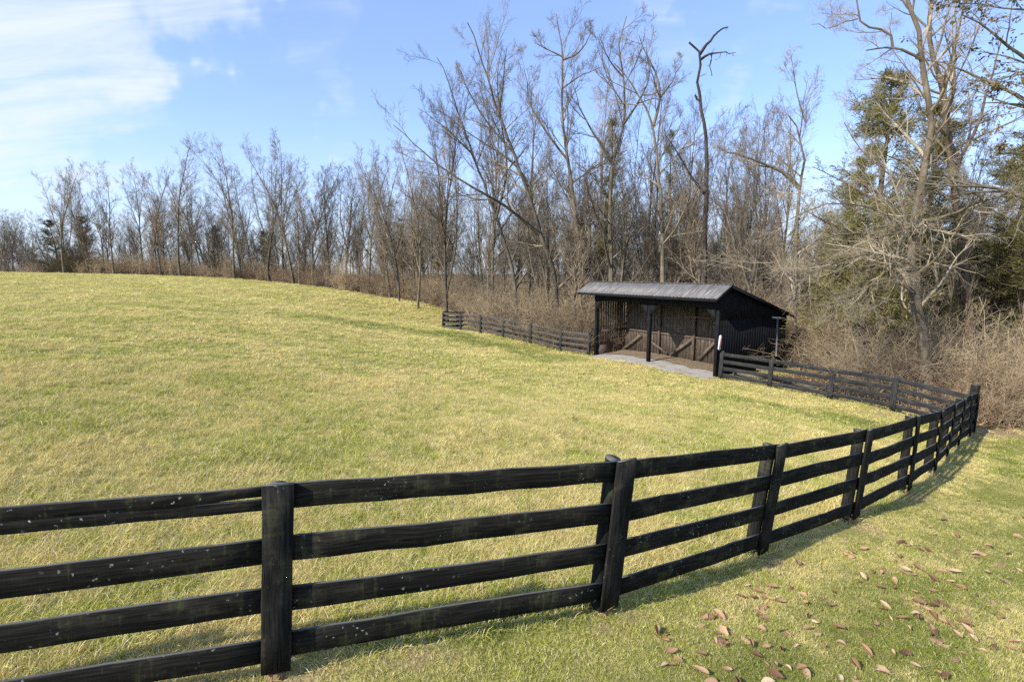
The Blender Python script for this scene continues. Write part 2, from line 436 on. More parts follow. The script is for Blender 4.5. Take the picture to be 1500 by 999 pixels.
M_DARKBARK = bark_mat('dark_snag_bark', (0.045, 0.036, 0.029, 1), (0.13, 0.105, 0.085, 1))
M_CEDARBARK = bark_mat('reddish_cedar_bark', (0.085, 0.06, 0.043, 1), (0.19, 0.14, 0.105, 1))
M_BRUSH = bark_mat('brown_brush_stems', (0.175, 0.135, 0.088, 1), (0.46, 0.37, 0.245, 1), 2)
M_BRUSHRED = bark_mat('reddish_brush_stems', (0.125, 0.09, 0.064, 1), (0.29, 0.215, 0.15, 1), 2)

def foliage_mat(name, a, b_, c_):
    m = bpy.data.materials.new(name); m.use_nodes = True
    t = NT(m.node_tree); o = t.new('ShaderNodeOutputMaterial')
    tc_ = t.new('ShaderNodeTexCoord').outputs['Object']
    n = t.noise(tc_, .9, 4, .65); bl = t.attr('blade')
    col = t.mix(t.ss(n, .35, .66), a, b_)
    col = t.mix(t.ss(bl, .72, .95), col, c_)
    d = t.new('ShaderNodeBsdfDiffuse'); t.set(d.inputs[0], col)
    tr = t.new('ShaderNodeBsdfTranslucent'); t.set(tr.inputs[0], col)
    mx = t.new('ShaderNodeMixShader'); mx.inputs[0].default_value = .25
    t.set(mx.inputs[1], d.outputs[0]); t.set(mx.inputs[2], tr.outputs[0]); t.set(o.inputs[0], mx.outputs[0])
    return m
M_CEDAR = foliage_mat('cedar_foliage', (0.145, 0.148, 0.050, 1), (0.25, 0.235, 0.085, 1), (0.31, 0.24, 0.12, 1))
M_CEDARDK = foliage_mat('dark_cedar_foliage', (0.060, 0.066, 0.034, 1), (0.11, 0.112, 0.055, 1), (0.15, 0.115, 0.07, 1))
M_OLIVE = foliage_mat('olive_leaf', (0.10, 0.10, 0.045, 1), (0.17, 0.14, 0.07, 1), (0.24, 0.17, 0.09, 1))

def leaf_mat(name, a, b_):
    m, t, b, _ = material(name)
    tc_ = t.new('ShaderNodeTexCoord').outputs['Object']; rnd = t.new('ShaderNodeObjectInfo').outputs['Random']
    n = t.noise(t.mapping(tc_, (30, 8, 8)), 1, 4, .6)
    c = t.mix(rnd, a, b_); c = t.mix(1.0, c, t.mix(n, (.55, .55, .55, 1), (1.3, 1.3, 1.3, 1)), 'MULTIPLY')
    t.set(b.inputs['Base Color'], c); b.inputs['Roughness'].default_value = .6
    return m
M_LEAF = leaf_mat('dry_leaf', (0.12, 0.062, 0.035, 1), (0.42, 0.265, 0.15, 1))
M_LEAFPALE = leaf_mat('pale_dry_leaf', (0.32, 0.20, 0.11, 1), (0.52, 0.40, 0.26, 1))

# --- metal roof, gravel, white paint
M_ROOF, t, b, _ = material('roof_metal')
tcx = t.new('ShaderNodeTexCoord'); uv = tcx.outputs['UV']; rnd = t.new('ShaderNodeObjectInfo').outputs['Random']
ofs = t.new('ShaderNodeCombineXYZ'); t.set(ofs.inputs[0], t.math('MULTIPLY', rnd, 17.0))
v = t.vmath('ADD', uv, ofs.outputs[0])
n = t.noise(t.mapping(v, (5, 1.2, 1)), 1, 5, .65); n2 = t.noise(v, 2.5, 4, .6)
c = t.mix(t.ss(n, .35, .7), (0.085, 0.082, 0.080, 1), (0.165, 0.160, 0.155, 1))
c = t.mix(t.math('MULTIPLY', t.ss(n2, .58, .75), .6), c, (0.20, 0.12, 0.075, 1))
t.set(b.inputs['Base Color'], c); b.inputs['Metallic'].default_value = .15; b.inputs['Roughness'].default_value = .55
M_GRAVEL, t, b, _ = material('gravel')
pos = t.new('ShaderNodeNewGeometry').outputs['Position']
vo = t.new('ShaderNodeTexVoronoi'); t.set(vo.inputs['Vector'], pos); vo.inputs['Scale'].default_value = 26
c = t.mix(t.ss(t.noise(pos, 40, 3, .7), .3, .7), (0.27, 0.245, 0.21, 1), (0.55, 0.51, 0.445, 1))
c = t.mix(.25, c, t.mix(1.0, c, vo.outputs[1], 'MULTIPLY'))
c = t.mix(t.ss(t.noise(pos, 1.4, 5, .7), .5, .72), c, (0.20, 0.15, 0.095, 1))
t.set(b.inputs['Base Color'], c); bump(t, b, vo.outputs[0], .5, .012)
M_DIRT, t, b, _ = material('stall_dirt')
pos = t.new('ShaderNodeNewGeometry').outputs['Position']
c = t.mix(t.ss(t.noise(pos, 6, 6, .75), .3, .7), (0.125, 0.092, 0.060, 1), (0.30, 0.23, 0.15, 1))
t.set(b.inputs['Base Color'], c); bump(t, b, t.noise(pos, 18, 5, .75), .9, .05)
M_WHITE, t, b, _ = material('white_paint'); b.inputs['Base Color'].default_value = (.78, .79, .80, 1); b.inputs['Roughness'].default_value = .5
M_GREYPIPE, t, b, _ = material('grey_pipe'); b.inputs['Base Color'].default_value = (.14, .14, .15, 1); b.inputs['Roughness'].default_value = .5
M_GUTTER, t, b, _ = material('grey_gutter'); b.inputs['Base Color'].default_value = (.42, .41, .39, 1)
M_INK, t, b, _ = material('black_marks'); b.inputs['Base Color'].default_value = (.05, .05, .06, 1)
M_RED, t, b, _ = material('red_spirit'); b.inputs['Base Color'].default_value = (.45, .05, .04, 1)
M_MOSS, t, b, _ = material('moss')
pos = t.new('ShaderNodeNewGeometry').outputs['Position']
t.set(b.inputs['Base Color'], t.mix(t.noise(pos, 7, 4, .7), (0.03, 0.04, 0.012, 1), (0.10, 0.10, 0.035, 1)))

# ------------------------------------------------------------------ ground sheet
NU = 380
u = np.linspace(-1, 1, NU)
gx = 3 + 7 * np.sinh(u * 6.05); gy = 8 + 7 * np.sinh(u * 6.05)
GX, GY = np.meshgrid(gx, gy)
fx, fy = GX.ravel(), GY.ravel()
fz = gz(fx, fy)
ed = edge_d(fx, fy); fd = poly_d(FL, fx, fy)
woods_a = np.clip(0.5 + ed / 1.6, 0, 1)
lawn_a = np.clip(0.5 - fd / 1.2, 0, 1) * (np.hypot(fx - 6, fy - 6) < 40)
dirt_a = np.exp(-((np.abs(fd) - .15) / .35) ** 2) * .55
for b_ in FRONT[1:]:
    p_ = at(b_[0], b_[1], b_[4]); dirt_a = np.maximum(dirt_a, 1.1 * np.exp(-((fx - p_[0] - .1) ** 2 + (fy - p_[1] + .1) ** 2) / .33 ** 2))
# greener sweep in front of the back fence and by the far corner
gpath = np.array([hit(1060, 585)[:2], hit(1150, 600)[:2], hit(1270, 622)[:2]])
green_a = .4 * np.exp(-(poly_d(gpath, fx, fy) / .9) ** 2)
gpath2 = np.array([hit(500, 470)[:2], hit(650, 488)[:2], hit(800, 525)[:2]])
green_a = np.maximum(green_a, .55 * np.exp(-(poly_d(gpath2, fx, fy) / 2.2) ** 2))
strip = np.array([XY(1300, 604, 17.0), XY(1425, 632, 15.9), XY(1500, 640, 15.9), XY(1600, 650, 16.0)])
dirt_a = np.maximum(dirt_a, 1.0 * np.exp(-(poly_d(strip, fx, fy) / 1.1) ** 2))
bd = np.array([XY(520, 965, 3.55), XY(640, 960, 3.7)])
dirt_a = np.maximum(dirt_a, .75 * np.exp(-(poly_d(bd, fx, fy) / .4) ** 2))
idx = np.arange(NU * NU).reshape(NU, NU)
q = np.stack([idx[:-1, :-1], idx[:-1, 1:], idx[1:, 1:], idx[1:, :-1]], -1).reshape(-1, 4)
g_o = link('ground', mk_mesh('ground', np.stack([fx, fy, fz], -1), [q], smooth=True, mats=[mg],
           attrs=dict(woods=woods_a, lawn=lawn_a, dirt=dirt_a, green=green_a)))
tag(g_o, 'sloping pasture and lawn ground running up to the woods', kind='structure')

def patch(name, s0, s1, t0, t1, dz, mat, label, ns=40, nt=14, wob=.15):
    ss, tt = np.meshgrid(np.linspace(s0, s1, ns), np.linspace(t0, t1, nt))
    tt = tt + (np.linspace(1, 0, nt)[:, None] * wob * (np.sin(ss * 2.1) + .6 * np.sin(ss * 5.3 + 1)))
    p = np.stack([SO[0] + SA[0] * ss + SB[0] * tt, SO[1] + SA[1] * ss + SB[1] * tt], -1).reshape(-1, 2)
    z = gz(p[:, 0], p[:, 1]) + dz
    i = np.arange(ns * nt).reshape(nt, ns)
    q = np.stack([i[:-1, :-1], i[1:, :-1], i[1:, 1:], i[:-1, 1:]], -1).reshape(-1, 4)
    V = np.concatenate([p, z[:, None]], 1)
    return tag(link(name, mk_mesh(name, V, [q], smooth=True, mats=[mat])), label, kind='structure')
patch('gravel_apron', -.15, SL - .1, -1.05, 1.05, .035, M_GRAVEL, 'pale grey gravel strip along the open front of the black shed')
patch('stall_floor', -.1, SL, .75, SP, .055, M_DIRT, 'brown dirt and litter floor inside the open black shed', wob=.12)

# ------------------------------------------------------------------ fences
HR = [1.215, 0.885, 0.555, 0.225]     # rail centres above ground for a 1.3 m fence
def post_frame(p, nrm, lean, h):
    up = unit(np.array([nrm[0] * lean, nrm[1] * lean, 1.0]))
    return up
def cyl(name, A, up, r, h, mat, parent, seg=10, taper=.96, cap_tilt=0.0):
    A = np.asarray(A, float); up = unit(up); e = unit(np.cross(up, [0.3, 1, 0])); f = np.cross(up, e)
    a = np.linspace(0, 2 * math.pi, seg, endpoint=False)
    zs = [0, .35 * h, .7 * h, h]
    V = []
    for k, z in enumerate(zs):
        rr = r * (1 - (1 - taper) * k / 3)
        V.append(A + up * z + rr * (np.cos(a)[:, None] * e + np.sin(a)[:, None] * f) * (1 + .03 * rng.normal(size=(seg, 1))))
    V = np.concatenate(V); i = np.arange(4 * seg).reshape(4, seg)
    if cap_tilt: V[-seg:, 2] += cap_tilt * np.cos(a)
    q = np.stack([i[:-1], np.roll(i, -1, 1)[:-1], np.roll(i, -1, 1)[1:], i[1:]], -1).reshape(-1, 4)
    uvq = []
    for k in range(3):
        for j in range(seg):
            uvq += [(zs[k], j * .05), (zs[k], j * .05 + .05), (zs[k + 1], j * .05 + .05), (zs[k + 1], j * .05)]
    cap = i[-1][None]
    uvc = [(0, .01 * j) for j in range(seg)]
    return link(name, mk_mesh(name, V, [q, cap], [np.array(uvq), np.array(uvc)], smooth=False, mats=[mat]), parent)

def rail(parent, A, B, upA, upB, nA, nB, hw, ht, mat, n=9, name='rail', jit=.0025, bow=0.0, hwv=None):
    s = np.linspace(0, 1, n)[:, None]
    P = A + (B - A) * s
    P[:, 2] -= bow * 4 * (s * (1 - s))[:, 0]
    P += rng.normal(0, .0022, P.shape)
    W = unit(upA + (upB - upA) * s); T = unit(nA + (nB - nA) * s)
    return link(name, beam_mesh(name, P, W, T, hw if hwv is None else hwv, ht, mat, .004, jit), parent)

def build_fence(label, posts, side, mat_rail, mat_post, h=1.3, facing=True, roundpost=True, hw=.088, board=.093, group=None, stub=False, first_split=False, skip_first=False, face_skip=()):
    """posts: list of (base xyz, up vector). side=+1: rails on the right-hand side of the travel direction"""
    f = thing('board_fence', label, 'fence', posts[0][0])
    f_inv = np.array(posts[0][0])
    B = [np.array(p[0]) - f_inv for p in posts]; U = [p[1] for p in posts]; HH = [(p[2] if len(p) > 2 else h) for p in posts]
    n = len(posts); nr = []
    for i in range(n):
        d = (B[min(i + 1, n - 1)] - B[max(i - 1, 0)]); nr.append(unit(np.array([d[1], -d[0], 0.0])) * side)
    for i in range(n):
        pr = .074
        h = HH[i]
        hh = h * ((.958 if i < 2 else .985) if roundpost else 1.035) + random.uniform(-.01, .025)
        if roundpost:
            cyl('post', B[i] - U[i] * .25 - nr[i] * (pr + .003) - np.cross([0, 0, 1.0], nr[i]) * side * (.045 if i > 1 else 0), U[i], pr * random.uniform(.93, 1.1), hh + .25, mat_post, f, 12, .95, .012)
        else:
            P = [B[i] - U[i] * .2 - nr[i] * .052, B[i] + U[i] * hh - nr[i] * .052]
            dd = np.cross(U[i], nr[i])
            link('post', beam_mesh('post', P, dd, nr[i], .05, .05, mat_post, .004), f)
        if facing and i not in face_skip:
            dd = unit(np.cross(U[i], nr[i]))
            j = np.linspace(0, 1, 6)[:, None]
            P = B[i] + U[i] * .085 + (U[i] * (h * 1.0 - .08)) * j + nr[i] * (.026 + .004 + .016)
            o = link('facing_board', beam_mesh('facing_board', P, dd, nr[i], board, .015, mat_post, .003, .002), f)
            if stub:
                cyl('post_stub', B[i] - U[i] * .3 + nr[i] * .0 - np.array([0, 0, 0]), U[i], .066, .30 + .075, M_STUB, f, 10, .9)
    for i in range(n - 1):
        for r_, hr in enumerate(HR):
            z = hr * HH[i] / 1.3; z2 = hr * HH[i + 1] / 1.3
            e = unit(B[i + 1] - B[i]) * .003
            ja, jb = random.uniform(-.016, .016), random.uniform(-.016, .016)
            off = .0145
            a = B[i] + U[i] * (z + ja) + nr[i] * off + e; c = B[i + 1] + U[i + 1] * (z2 + jb) + nr[i + 1] * off - e
            if first_split and i == 0 and r_ == 0:
                # the cracked top board: two strips that part towards the second post
                s = np.linspace(0, 1, 14)[:, None]
                Pm = a + (c - a) * s
                gap = np.clip((s[:, 0] - .74) / .26, 0, 1) ** 1.3
                Wd = unit(U[i] + (U[i + 1] - U[i]) * s); Td = unit(nr[i] + (nr[i + 1] - nr[i]) * s)
                up_c = Pm + Wd * (.0415 + .020 * gap)[:, None]; lo_c = Pm - Wd * (.0405 + .002 * gap)[:, None]
                o = link('rail', beam_mesh('rail', lo_c, Wd, Td, .047 - .006 * np.minimum(1, gap * 6), .0125, mat_rail, .004, .003), f)
                o = link('rail', beam_mesh('rail', up_c + Td * .002, Wd, Td, (.0455 - .008 * np.minimum(1, gap * 3)), .0125, mat_rail, .004, .003), f)
                o['label'] = 'cracked upper half of the top board lifting away before the post'
                continue
            rail(f, a, c, U[i], U[i + 1], nr[i], nr[i + 1], hw * random.uniform(.96, 1.04), .0125, mat_rail, bow=random.uniform(-.012, .014))
    return f

def lean_h(base, top_x, top_y, nrm):
    """tilt along nrm and height that put the post top where the photo shows it"""
    best = None
    for l in np.linspace(-.08, .22, 61):
        up = unit(np.array([nrm[0] * l, nrm[1] * l, 1.0]))
        for h in np.linspace(1.15, 1.6, 46):
            p = base + up * h - np.array([0, 0, CAMZ]); cp, sp = math.cos(PITCH), math.sin(PITCH)
            zc = p[1] * cp - p[2] * sp; yc = p[1] * sp + p[2] * cp
            e = (CX + F * p[0] / zc - top_x) ** 2 + (CY - F * yc / zc - top_y) ** 2
            if best is None or e < best[0]: best = (e, up, h)
    return best[1], best[2]
def lean_up(base, base_px, top_px, nrm, h):
    """up vector tilted along nrm so the post top lands where the photo shows it"""
    best = None
    for l in np.linspace(-.08, .2, 57):
        up = unit(np.array([nrm[0] * l, nrm[1] * l, 1.0])); p = base + up * h - np.array([0, 0, CAMZ])
        cp, sp = math.cos(PITCH), math.sin(PITCH)
        zc = p[1] * cp - p[2] * sp
        e = abs(CX + F * p[0] / zc - top_px)
        if best is None or e < best[0]: best = (e, up)
    return best[1]

allp = FRONT + [CORNER]
bases = [gp(*at(b[0], b[1], b[4])[:2]) for b in allp]
posts = []
for i, b in enumerate(allp):
    d = bases[min(i + 1, len(allp) - 1)] - bases[max(i - 1, 0)]
    nrm = unit(np.array([d[1], -d[0], 0.0]))
    up, hh_ = lean_h(bases[i], b[2], b[3], np.array([1.0, -.15, 0]) if i < 2 else nrm)
    posts.append((bases[i], up, hh_))
posts[0] = (posts[0][0], posts[1][1], posts[1][2]); posts[-1] = (posts[-1][0], posts[-1][1], posts[-2][2])
print('post heights', [round(p_[2], 2) for p_ in posts])
near_fence = build_fence('long black four-board fence curving across the foreground from lower left to the right corner', posts, 1, M_RAIL, M_POST, 1.4, hw=.094, board=.10, stub=True, first_split=True)
# taller corner post
cb = bases[-1] - bases[0]
link('corner_post', beam_mesh('corner_post', [cb + np.array([.06, .17, -.2]), cb + np.array([.09, .17, 1.52])], [1, 0, 0], [0, 1, 0], .085, .085, M_POST, .006), near_fence)

rp = [(bases[-1] + np.array([-.03, .24, 0]), np.array([.02, 0, 1.0]))]
for x, y, d in ((1307, 602, 17.3), (1216, 585, 19.0), (1127, 569, 20.9), (1055, 556, 22.5)):
    p = at(x, y, d); rp.append((gp(p[0], p[1]), unit([.03, 0, 1.0])))
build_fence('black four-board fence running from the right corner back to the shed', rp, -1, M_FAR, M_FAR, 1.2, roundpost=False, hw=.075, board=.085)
lp = []
for x, y, t_, d in LEFTF:
    p = at(x, y, d); lp.append((gp(p[0], p[1]), unit([.03, 0, 1.0])))
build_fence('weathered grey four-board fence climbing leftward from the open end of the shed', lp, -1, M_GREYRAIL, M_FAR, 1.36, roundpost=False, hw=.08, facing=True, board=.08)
rt = [lp[-1], None, None]
e2 = at(690, 479, 45.5); e2 = gp(e2[0], e2[1])
rt = [(lp[-1][0] + np.array([.05, .3, 0]), lp[-1][1]), ((lp[-1][0] + e2) / 2 + np.array([0, 0, 0]), np.array([0, 0, 1.0])), (e2, np.array([0, 0, 1.0]))]
rt[1] = (gp(rt[1][0][0], rt[1][0][1]), rt[1][1])
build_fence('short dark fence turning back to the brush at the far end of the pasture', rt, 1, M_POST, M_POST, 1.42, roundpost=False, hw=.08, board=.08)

# ------------------------------------------------------------------ shed
shed = thing('run_in_shed', 'open-fronted black run-in shed with grey metal roof beside the pasture', 'shed', S(0, 0, FLOORZ))
SH = np.array(shed.location)
def q_(s, t, z): return S(s, t, z) - SH
A3 = np.array([SA[0], SA[1], 0]); B3 = np.array([SB[0], SB[1], 0]); UPV = np.array([0, 0, 1.0])
Z_EAVE = at(1044, 438.5, 22.3)[2]; Z_RIDGE = CAMZ - .52; T_EAVE, T_RIDGE, T_REAR = -.62, .45, 5.6
Z_REAR = CAMZ - 2.12
S0, S1 = -.32, SL + .98
def roof_z(t): return Z_EAVE + (Z_RIDGE - Z_EAVE) * (t - T_EAVE) / (T_RIDGE - T_EAVE) if t < T_RIDGE else Z_RIDGE + (Z_REAR - Z_RIDGE) * (t - T_RIDGE) / (T_REAR - T_RIDGE)
# roof sheets, ribbed
roof = link('roof', beam_mesh('roof', [q_(S0 + .02, T_RIDGE, Z_RIDGE + .03), q_(S1 - .02, T_RIDGE, Z_RIDGE + .03)], B3, UPV, .10, .012, M_ROOF, .006), shed)
roof['label'] = 'weathered grey ribbed metal roof with a long rear slope'
def sheet(wd, t0, z0, t1, z1):
    prof = []
    nr_ = 4; pitch = wd / nr_
    for k in range(nr_):
        x0 = k * pitch
        prof += [(x0, 0), (x0 + pitch * .62, 0), (x0 + pitch * .70, .028), (x0 + pitch * .88, .028), (x0 + pitch * .96, 0)]
    prof.append((wd + .02, 0))
    prof = np.array(prof); m = len(prof)
    sl_ = unit(np.array([0, t1 - t0, z1 - z0])); nrm = np.array([0, -sl_[2], sl_[1]])
    V, Q, UV = [], [], []
    for lay in (0, 1):
        for e, (t, z) in enumerate(((t0, z0), (t1, z1))):
            for (x, h) in prof:
                p = np.array([0, t, z]) + nrm * (h + (.0 if lay else .006))
                V.append(A3 * x + B3 * p[1] + UPV * p[2])
    V = np.array(V); L_ = math.hypot(t1 - t0, z1 - z0)
    for k in range(m - 1):
        Q.append((k, k + 1, m + k + 1, m + k)); UV += [(prof[k, 0], 0), (prof[k + 1, 0], 0), (prof[k + 1, 0], L_), (prof[k, 0], L_)]
        o = 2 * m
        Q.append((o + k, o + m + k, o + m + k + 1, o + k + 1)); UV += [(0, 0)] * 4
        Q.append((k, o + k, o + k + 1, k + 1)); UV += [(0, 0)] * 4
    for e in ((0, m, 3 * m, 2 * m), (m - 1, 3 * m - 1, 4 * m - 1, 2 * m - 1)):
        Q.append(e); UV += [(0, 0)] * 4
    return V, np.array(Q), np.array(UV)
NSH = 11; WD = (S1 - S0) / NSH
for (t0, z0, t1, z1) in ((T_EAVE, Z_EAVE, T_RIDGE - .005, Z_RIDGE), (T_REAR, Z_REAR, T_RIDGE + .005, Z_RIDGE)):
    V, Q, UV = sheet(WD, t0, z0, t1, z1)
    me = mk_mesh('roof_sheet', V, [Q], [UV], mats=[M_ROOF])
    for k in range(NSH):
        o = link('roof_sheet', me, roof, q_(S0 + k * WD, 0, 0) - np.array([0, 0, -SH[2]]) * 0 + np.array([0, 0, .0]))
        o.location = tuple(q_(S0 + k * WD, 0, 0) + np.array([0, 0, random.uniform(0, .004)]))
        o.location.z = random.uniform(0, .006) - SH[2]
# fascia, rake boards, rafters
beam('fascia', q_(S0, T_EAVE + .03, Z_EAVE - .07), q_(S1, T_EAVE + .03, Z_EAVE - .07), UPV, .055, .016, M_SHEDBLACK, shed, 4)
for s_ in (S0 + .02, S1 - .02):
    for (ta, tb) in ((T_EAVE + .06, T_RIDGE), (T_RIDGE, T_REAR - .02)):
        beam('rake_board', q_(s_, ta, roof_z(ta + 1e-6) - .075 - (.0 if ta < 0 else .002)), q_(s_, tb, roof_z(tb - 1e-6) - .075), UPV, .06, .015, M_SHEDBLACK, shed, 3)
for k in range(9):
    s_ = .25 + k * (SL - .4) / 8
    beam('rafter', q_(s_, T_EAVE + .06, roof_z(T_EAVE + .06) - .085), q_(s_, T_RIDGE, Z_RIDGE - .085), UPV, .06, .02, M_BARN, shed)
    beam('rafter', q_(s_, T_RIDGE + .05, roof_z(T_RIDGE + .05) - .085), q_(s_, T_REAR - .06, Z_REAR - .085 + .02), UPV, .06, .02, M_BARN, shed)
# front frame
def ground_s(s, t): p = S(s, t, 0); return gz(p[0], p[1])[0]
hb = Z_EAVE + .02
for s_ in (0.06, SL / 2, SL - .02):
    beam('eave_post', q_(s_, .08, ground_s(s_, .1) - .2), q_(s_, .08, roof_z(.08) - .12), A3, .085, .085, M_SHEDBLACK, shed, 3, .008)
beam('header', q_(-.04, .0, hb - .27), q_(SL + .08, .0, hb - .27), UPV, .19, .025, M_SHEDBLACK, shed, 6)
beam('header', q_(-.02, .19, hb - .1), q_(SL + .06, .19, hb - .1), UPV, .1, .02, M_BARN, shed, 6)
def gusset(s0, dirn):
    V = []
    for tt in (-.05, -.028):
        V += [q_(s0, tt, hb - .44), q_(s0 + dirn * .55, tt, hb - .44), q_(s0 + dirn * .06, tt, hb - 1.06), q_(s0, tt, hb - 1.06)]
    Q = [(0, 1, 2, 3), (4, 7, 6, 5), (0, 4, 5, 1), (1, 5, 6, 2), (2, 6, 7, 3), (3, 7, 4, 0)]
    uvs = [(v[2], v[0]) for f in Q for v in [V[j] for j in f]]
    link('gusset', mk_mesh('gusset', np.array(V), [np.array(Q)], [np.array(uvs)], mats=[M_SHEDBLACK]), shed)
gusset(SL / 2 + .085, 1); gusset(SL / 2 - .085, -1); gusset(SL - .11, -1); gusset(.15, 1)
# board walls
def board(parent, p0, p1, wd, hw, td, mat, name='board', ht=.011):
    ax = unit(p1 - p0)
    return link(name, beam_mesh(name, [p0, p1], wd, td, hw, ht, mat, .002), parent)
def wall(name, label):
    o = thing(name, None, None); o.parent = shed
    if label: o['label'] = label
    return o
rw = wall('end_wall', 'blackened vertical board wall on the right end of the shed')
nb = 27
for k in range(nb):
    t_ = .08 + (k + .5) * (SD - .1) / nb; hwid = (SD - .1) / nb / 2 - .004
    z1 = min(roof_z(t_ - hwid), roof_z(t_ + hwid)) - .03
    zm = CAMZ - 2.06
    g0 = ground_s(0, t_) - .15
    j = random.uniform(-.004, .004)
    board(rw, q_(-.03 + j, t_, g0), q_(-.03 + j, t_, min(z1, zm + .0)), B3, hwid, A3, M_SHEDBLACK)
    if z1 > zm + .15: board(rw, q_(-.045 + j, t_, zm - .05), q_(-.045 + j, t_, z1), B3, hwid, A3, M_SHEDBLACK)
beam('corner_board', q_(-.05, -.0, ground_s(0, 0) - .1), q_(-.05, -.0, roof_z(0) - .16), B3, .075, .014, M_SHEDBLACK, rw)
bw = wall('stall_wall', 'brown weathered vertical boards at the back of the stall')
nb = 36; wv = (SL - .05) / nb
for k in range(nb):
    s_ = .03 + (k + .5) * wv
    board(bw, q_(s_, SP + .03 + random.uniform(-.006, .006), ground_s(s_, SP) - .05), q_(s_, SP + .03, roof_z(SP) - .12 - random.uniform(0, .05)), A3, wv / 2 - random.choice((.003, .006, .012, .02)), B3, M_BARN)
lw = wall('slat_wall', 'gapped vertical slats on the left end of the stall')
nb = 12; wv = (SP + .05) / nb
for k in range(nb):
    t_ = .2 + (k + .5) * (SP - .15) / nb
    board(lw, q_(SL + .05, t_, ground_s(SL, t_) - .05), q_(SL + .05, t_, roof_z(t_) - .1), B3, wv / 2 - random.uniform(.018, .04), A3, M_BARN)
lw2 = lw
nb = 15
for k in range(nb):
    t_ = SP + .1 + (k + .5) * (SD - SP - .1) / nb
    board(lw, q_(SL + .05, t_, ground_s(SL, t_) - .1), q_(SL + .05, t_, roof_z(t_) - .1), B3, (SD - SP - .1) / nb / 2 - .004, A3, M_SHEDBLACK)
rr = wall('board_wall', None)
nb = 40; wv = SL / nb
for k in range(nb):
    s_ = (k + .5) * wv
    board(rr, q_(s_, SD, ground_s(s_, SD) - .15), q_(s_, SD, roof_z(SD) - .1), A3, wv / 2 - .004, B3, M_SHEDBLACK)
# inside timbers on the back wall, located from the photo
def on_back(x, y, off=.0):
    r = ray(x, y); o = np.array([0, 0, CAMZ]); p0 = S(0, SP - off, 0)
    k = np.dot(p0 - o, B3) / np.dot(r, B3)
    return o + r * k - SH
fz_ = lambda s: ground_s(s, SP)
for x in (1017, 966, 907):
    p = on_back(x, 480, .09) + SH
    s_ = to_s(p[0], p[1])[0]
    beam('stall_post', q_(s_, SP - .085, fz_(s_) - .1), q_(s_, SP - .085, roof_z(SP) - .1), A3, .075, .07, M_BARN, shed)
beam('girt', q_(.05, SP - .03, FLOORZ + 1.28), q_(SL - .02, SP - .03, FLOORZ + 1.2), UPV, .06, .02, M_BARN, shed)
beam('girt', q_(SL - .01, .25, FLOORZ + 1.2), q_(SL - .01, SP, FLOORZ + 1.2), UPV, .06, .02, M_BARN, shed)
for (xa, ya, xb, yb) in ((981, 520, 1015, 496), (1023, 526, 1046, 502), (909, 514, 938, 491), (977, 518, 950, 498)):
    beam('brace', on_back(xa, ya, .16), on_back(xb, yb, .16), UPV, .065, .02, M_BARN, shed)
beam('shelf_board', on_back(1008, 464.0, .5), on_back(1047, 466.5, .5), UPV, .022, .12, M_STUB, shed)
beam('kick_board', q_(SL - .05, .25, ground_s(SL, .2) + .30), q_(SL - .05, 1.3, ground_s(SL, 1) + .28), UPV, .32, .02, M_BARN, shed)
# downspout with its stub of gutter on the right wall
def on_right(x, y, off=.0):
    r = ray(x, y); o = np.array([0, 0, CAMZ]); p0 = S(-off, 0, 0)
    k = np.dot(p0 - o, A3) / np.dot(r, A3)
    return o + r * k - SH
p0 = on_right(1137, 522, .11); p1 = on_right(1139, 468, .11)
cyl('downspout', p0, p1 - p0, .045, float(np.linalg.norm(p1 - p0)), M_GREYPIPE, shed, 10, 1.0)
beam('gutter', on_right(1132, 465, .11), on_right(1151, 466.5, .11), UPV, .045, .05, M_GUTTER, shed)
ms = []
for k in range(16):
    t_ = T_REAR - .05 - abs(rng.normal(0, .35)); s_ = S0 + abs(rng.normal(0, .25))
    ms.append((s_, t_, random.uniform(.05, .13)))
V, Q = [], []
for (s_, t_, r_) in ms:
    c0 = q_(s_, t_, roof_z(t_) + .02); i0 = len(V)
    for a in range(7): V.append(c0 + A3 * r_ * math.cos(a * .9) + B3 * r_ * 1.5 * math.sin(a * .9) - UPV * .02)
    V.append(c0 + UPV * r_ * .35)
    Q += [(i0 + a, i0 + (a + 1) % 7, i0 + 7) for a in range(7)]
o = link('moss', mk_mesh('moss', np.array(V), [np.array(Q)], smooth=True, mats=[M_MOSS]), roof); o['kind'] = 'stuff'

# thermometer on the shed's right wall by its front corner
tb = on_right(1053, 513, .085) + SH; tt_ = on_right(1055.5, 491, .085) + SH
th = thing('thermometer', 'long white outdoor thermometer mounted by the front corner of the black shed', 'thermometer', tb)
ax = tt_ - tb; Lt = float(np.linalg.norm(ax)); ax /= Lt; wd = unit(B3 - ax * np.dot(B3, ax)); nn = unit(np.cross(wd, ax)); nn = nn if np.dot(nn, -A3) > 0 else -nn
pr = []
for k in range(9): a = math.pi * k / 8; pr.append((.085 * math.cos(a), Lt - .085 + .085 * math.sin(a)))
for k in range(9): a = math.pi + math.pi * k / 8; pr.append((.085 * math.cos(a), .085 + .085 * math.sin(a)))
V = [wd * x + ax * y + nn * z for z in (0, .025) for (x, y) in pr]; m_ = len(pr)
Q = [(i, (i + 1) % m_, m_ + (i + 1) % m_, m_ + i) for i in range(m_)]
link('plate', mk_mesh('plate', np.array(V), [np.array(Q), np.array([[m_ + i for i in range(m_)], list(range(m_))[::-1]])], mats=[M_WHITE]), th)
beam('tube', ax * .14 + nn * .03, ax * (Lt - .16) + nn * .03, wd, .012, .006, M_RED, th)
V, Q = [], []
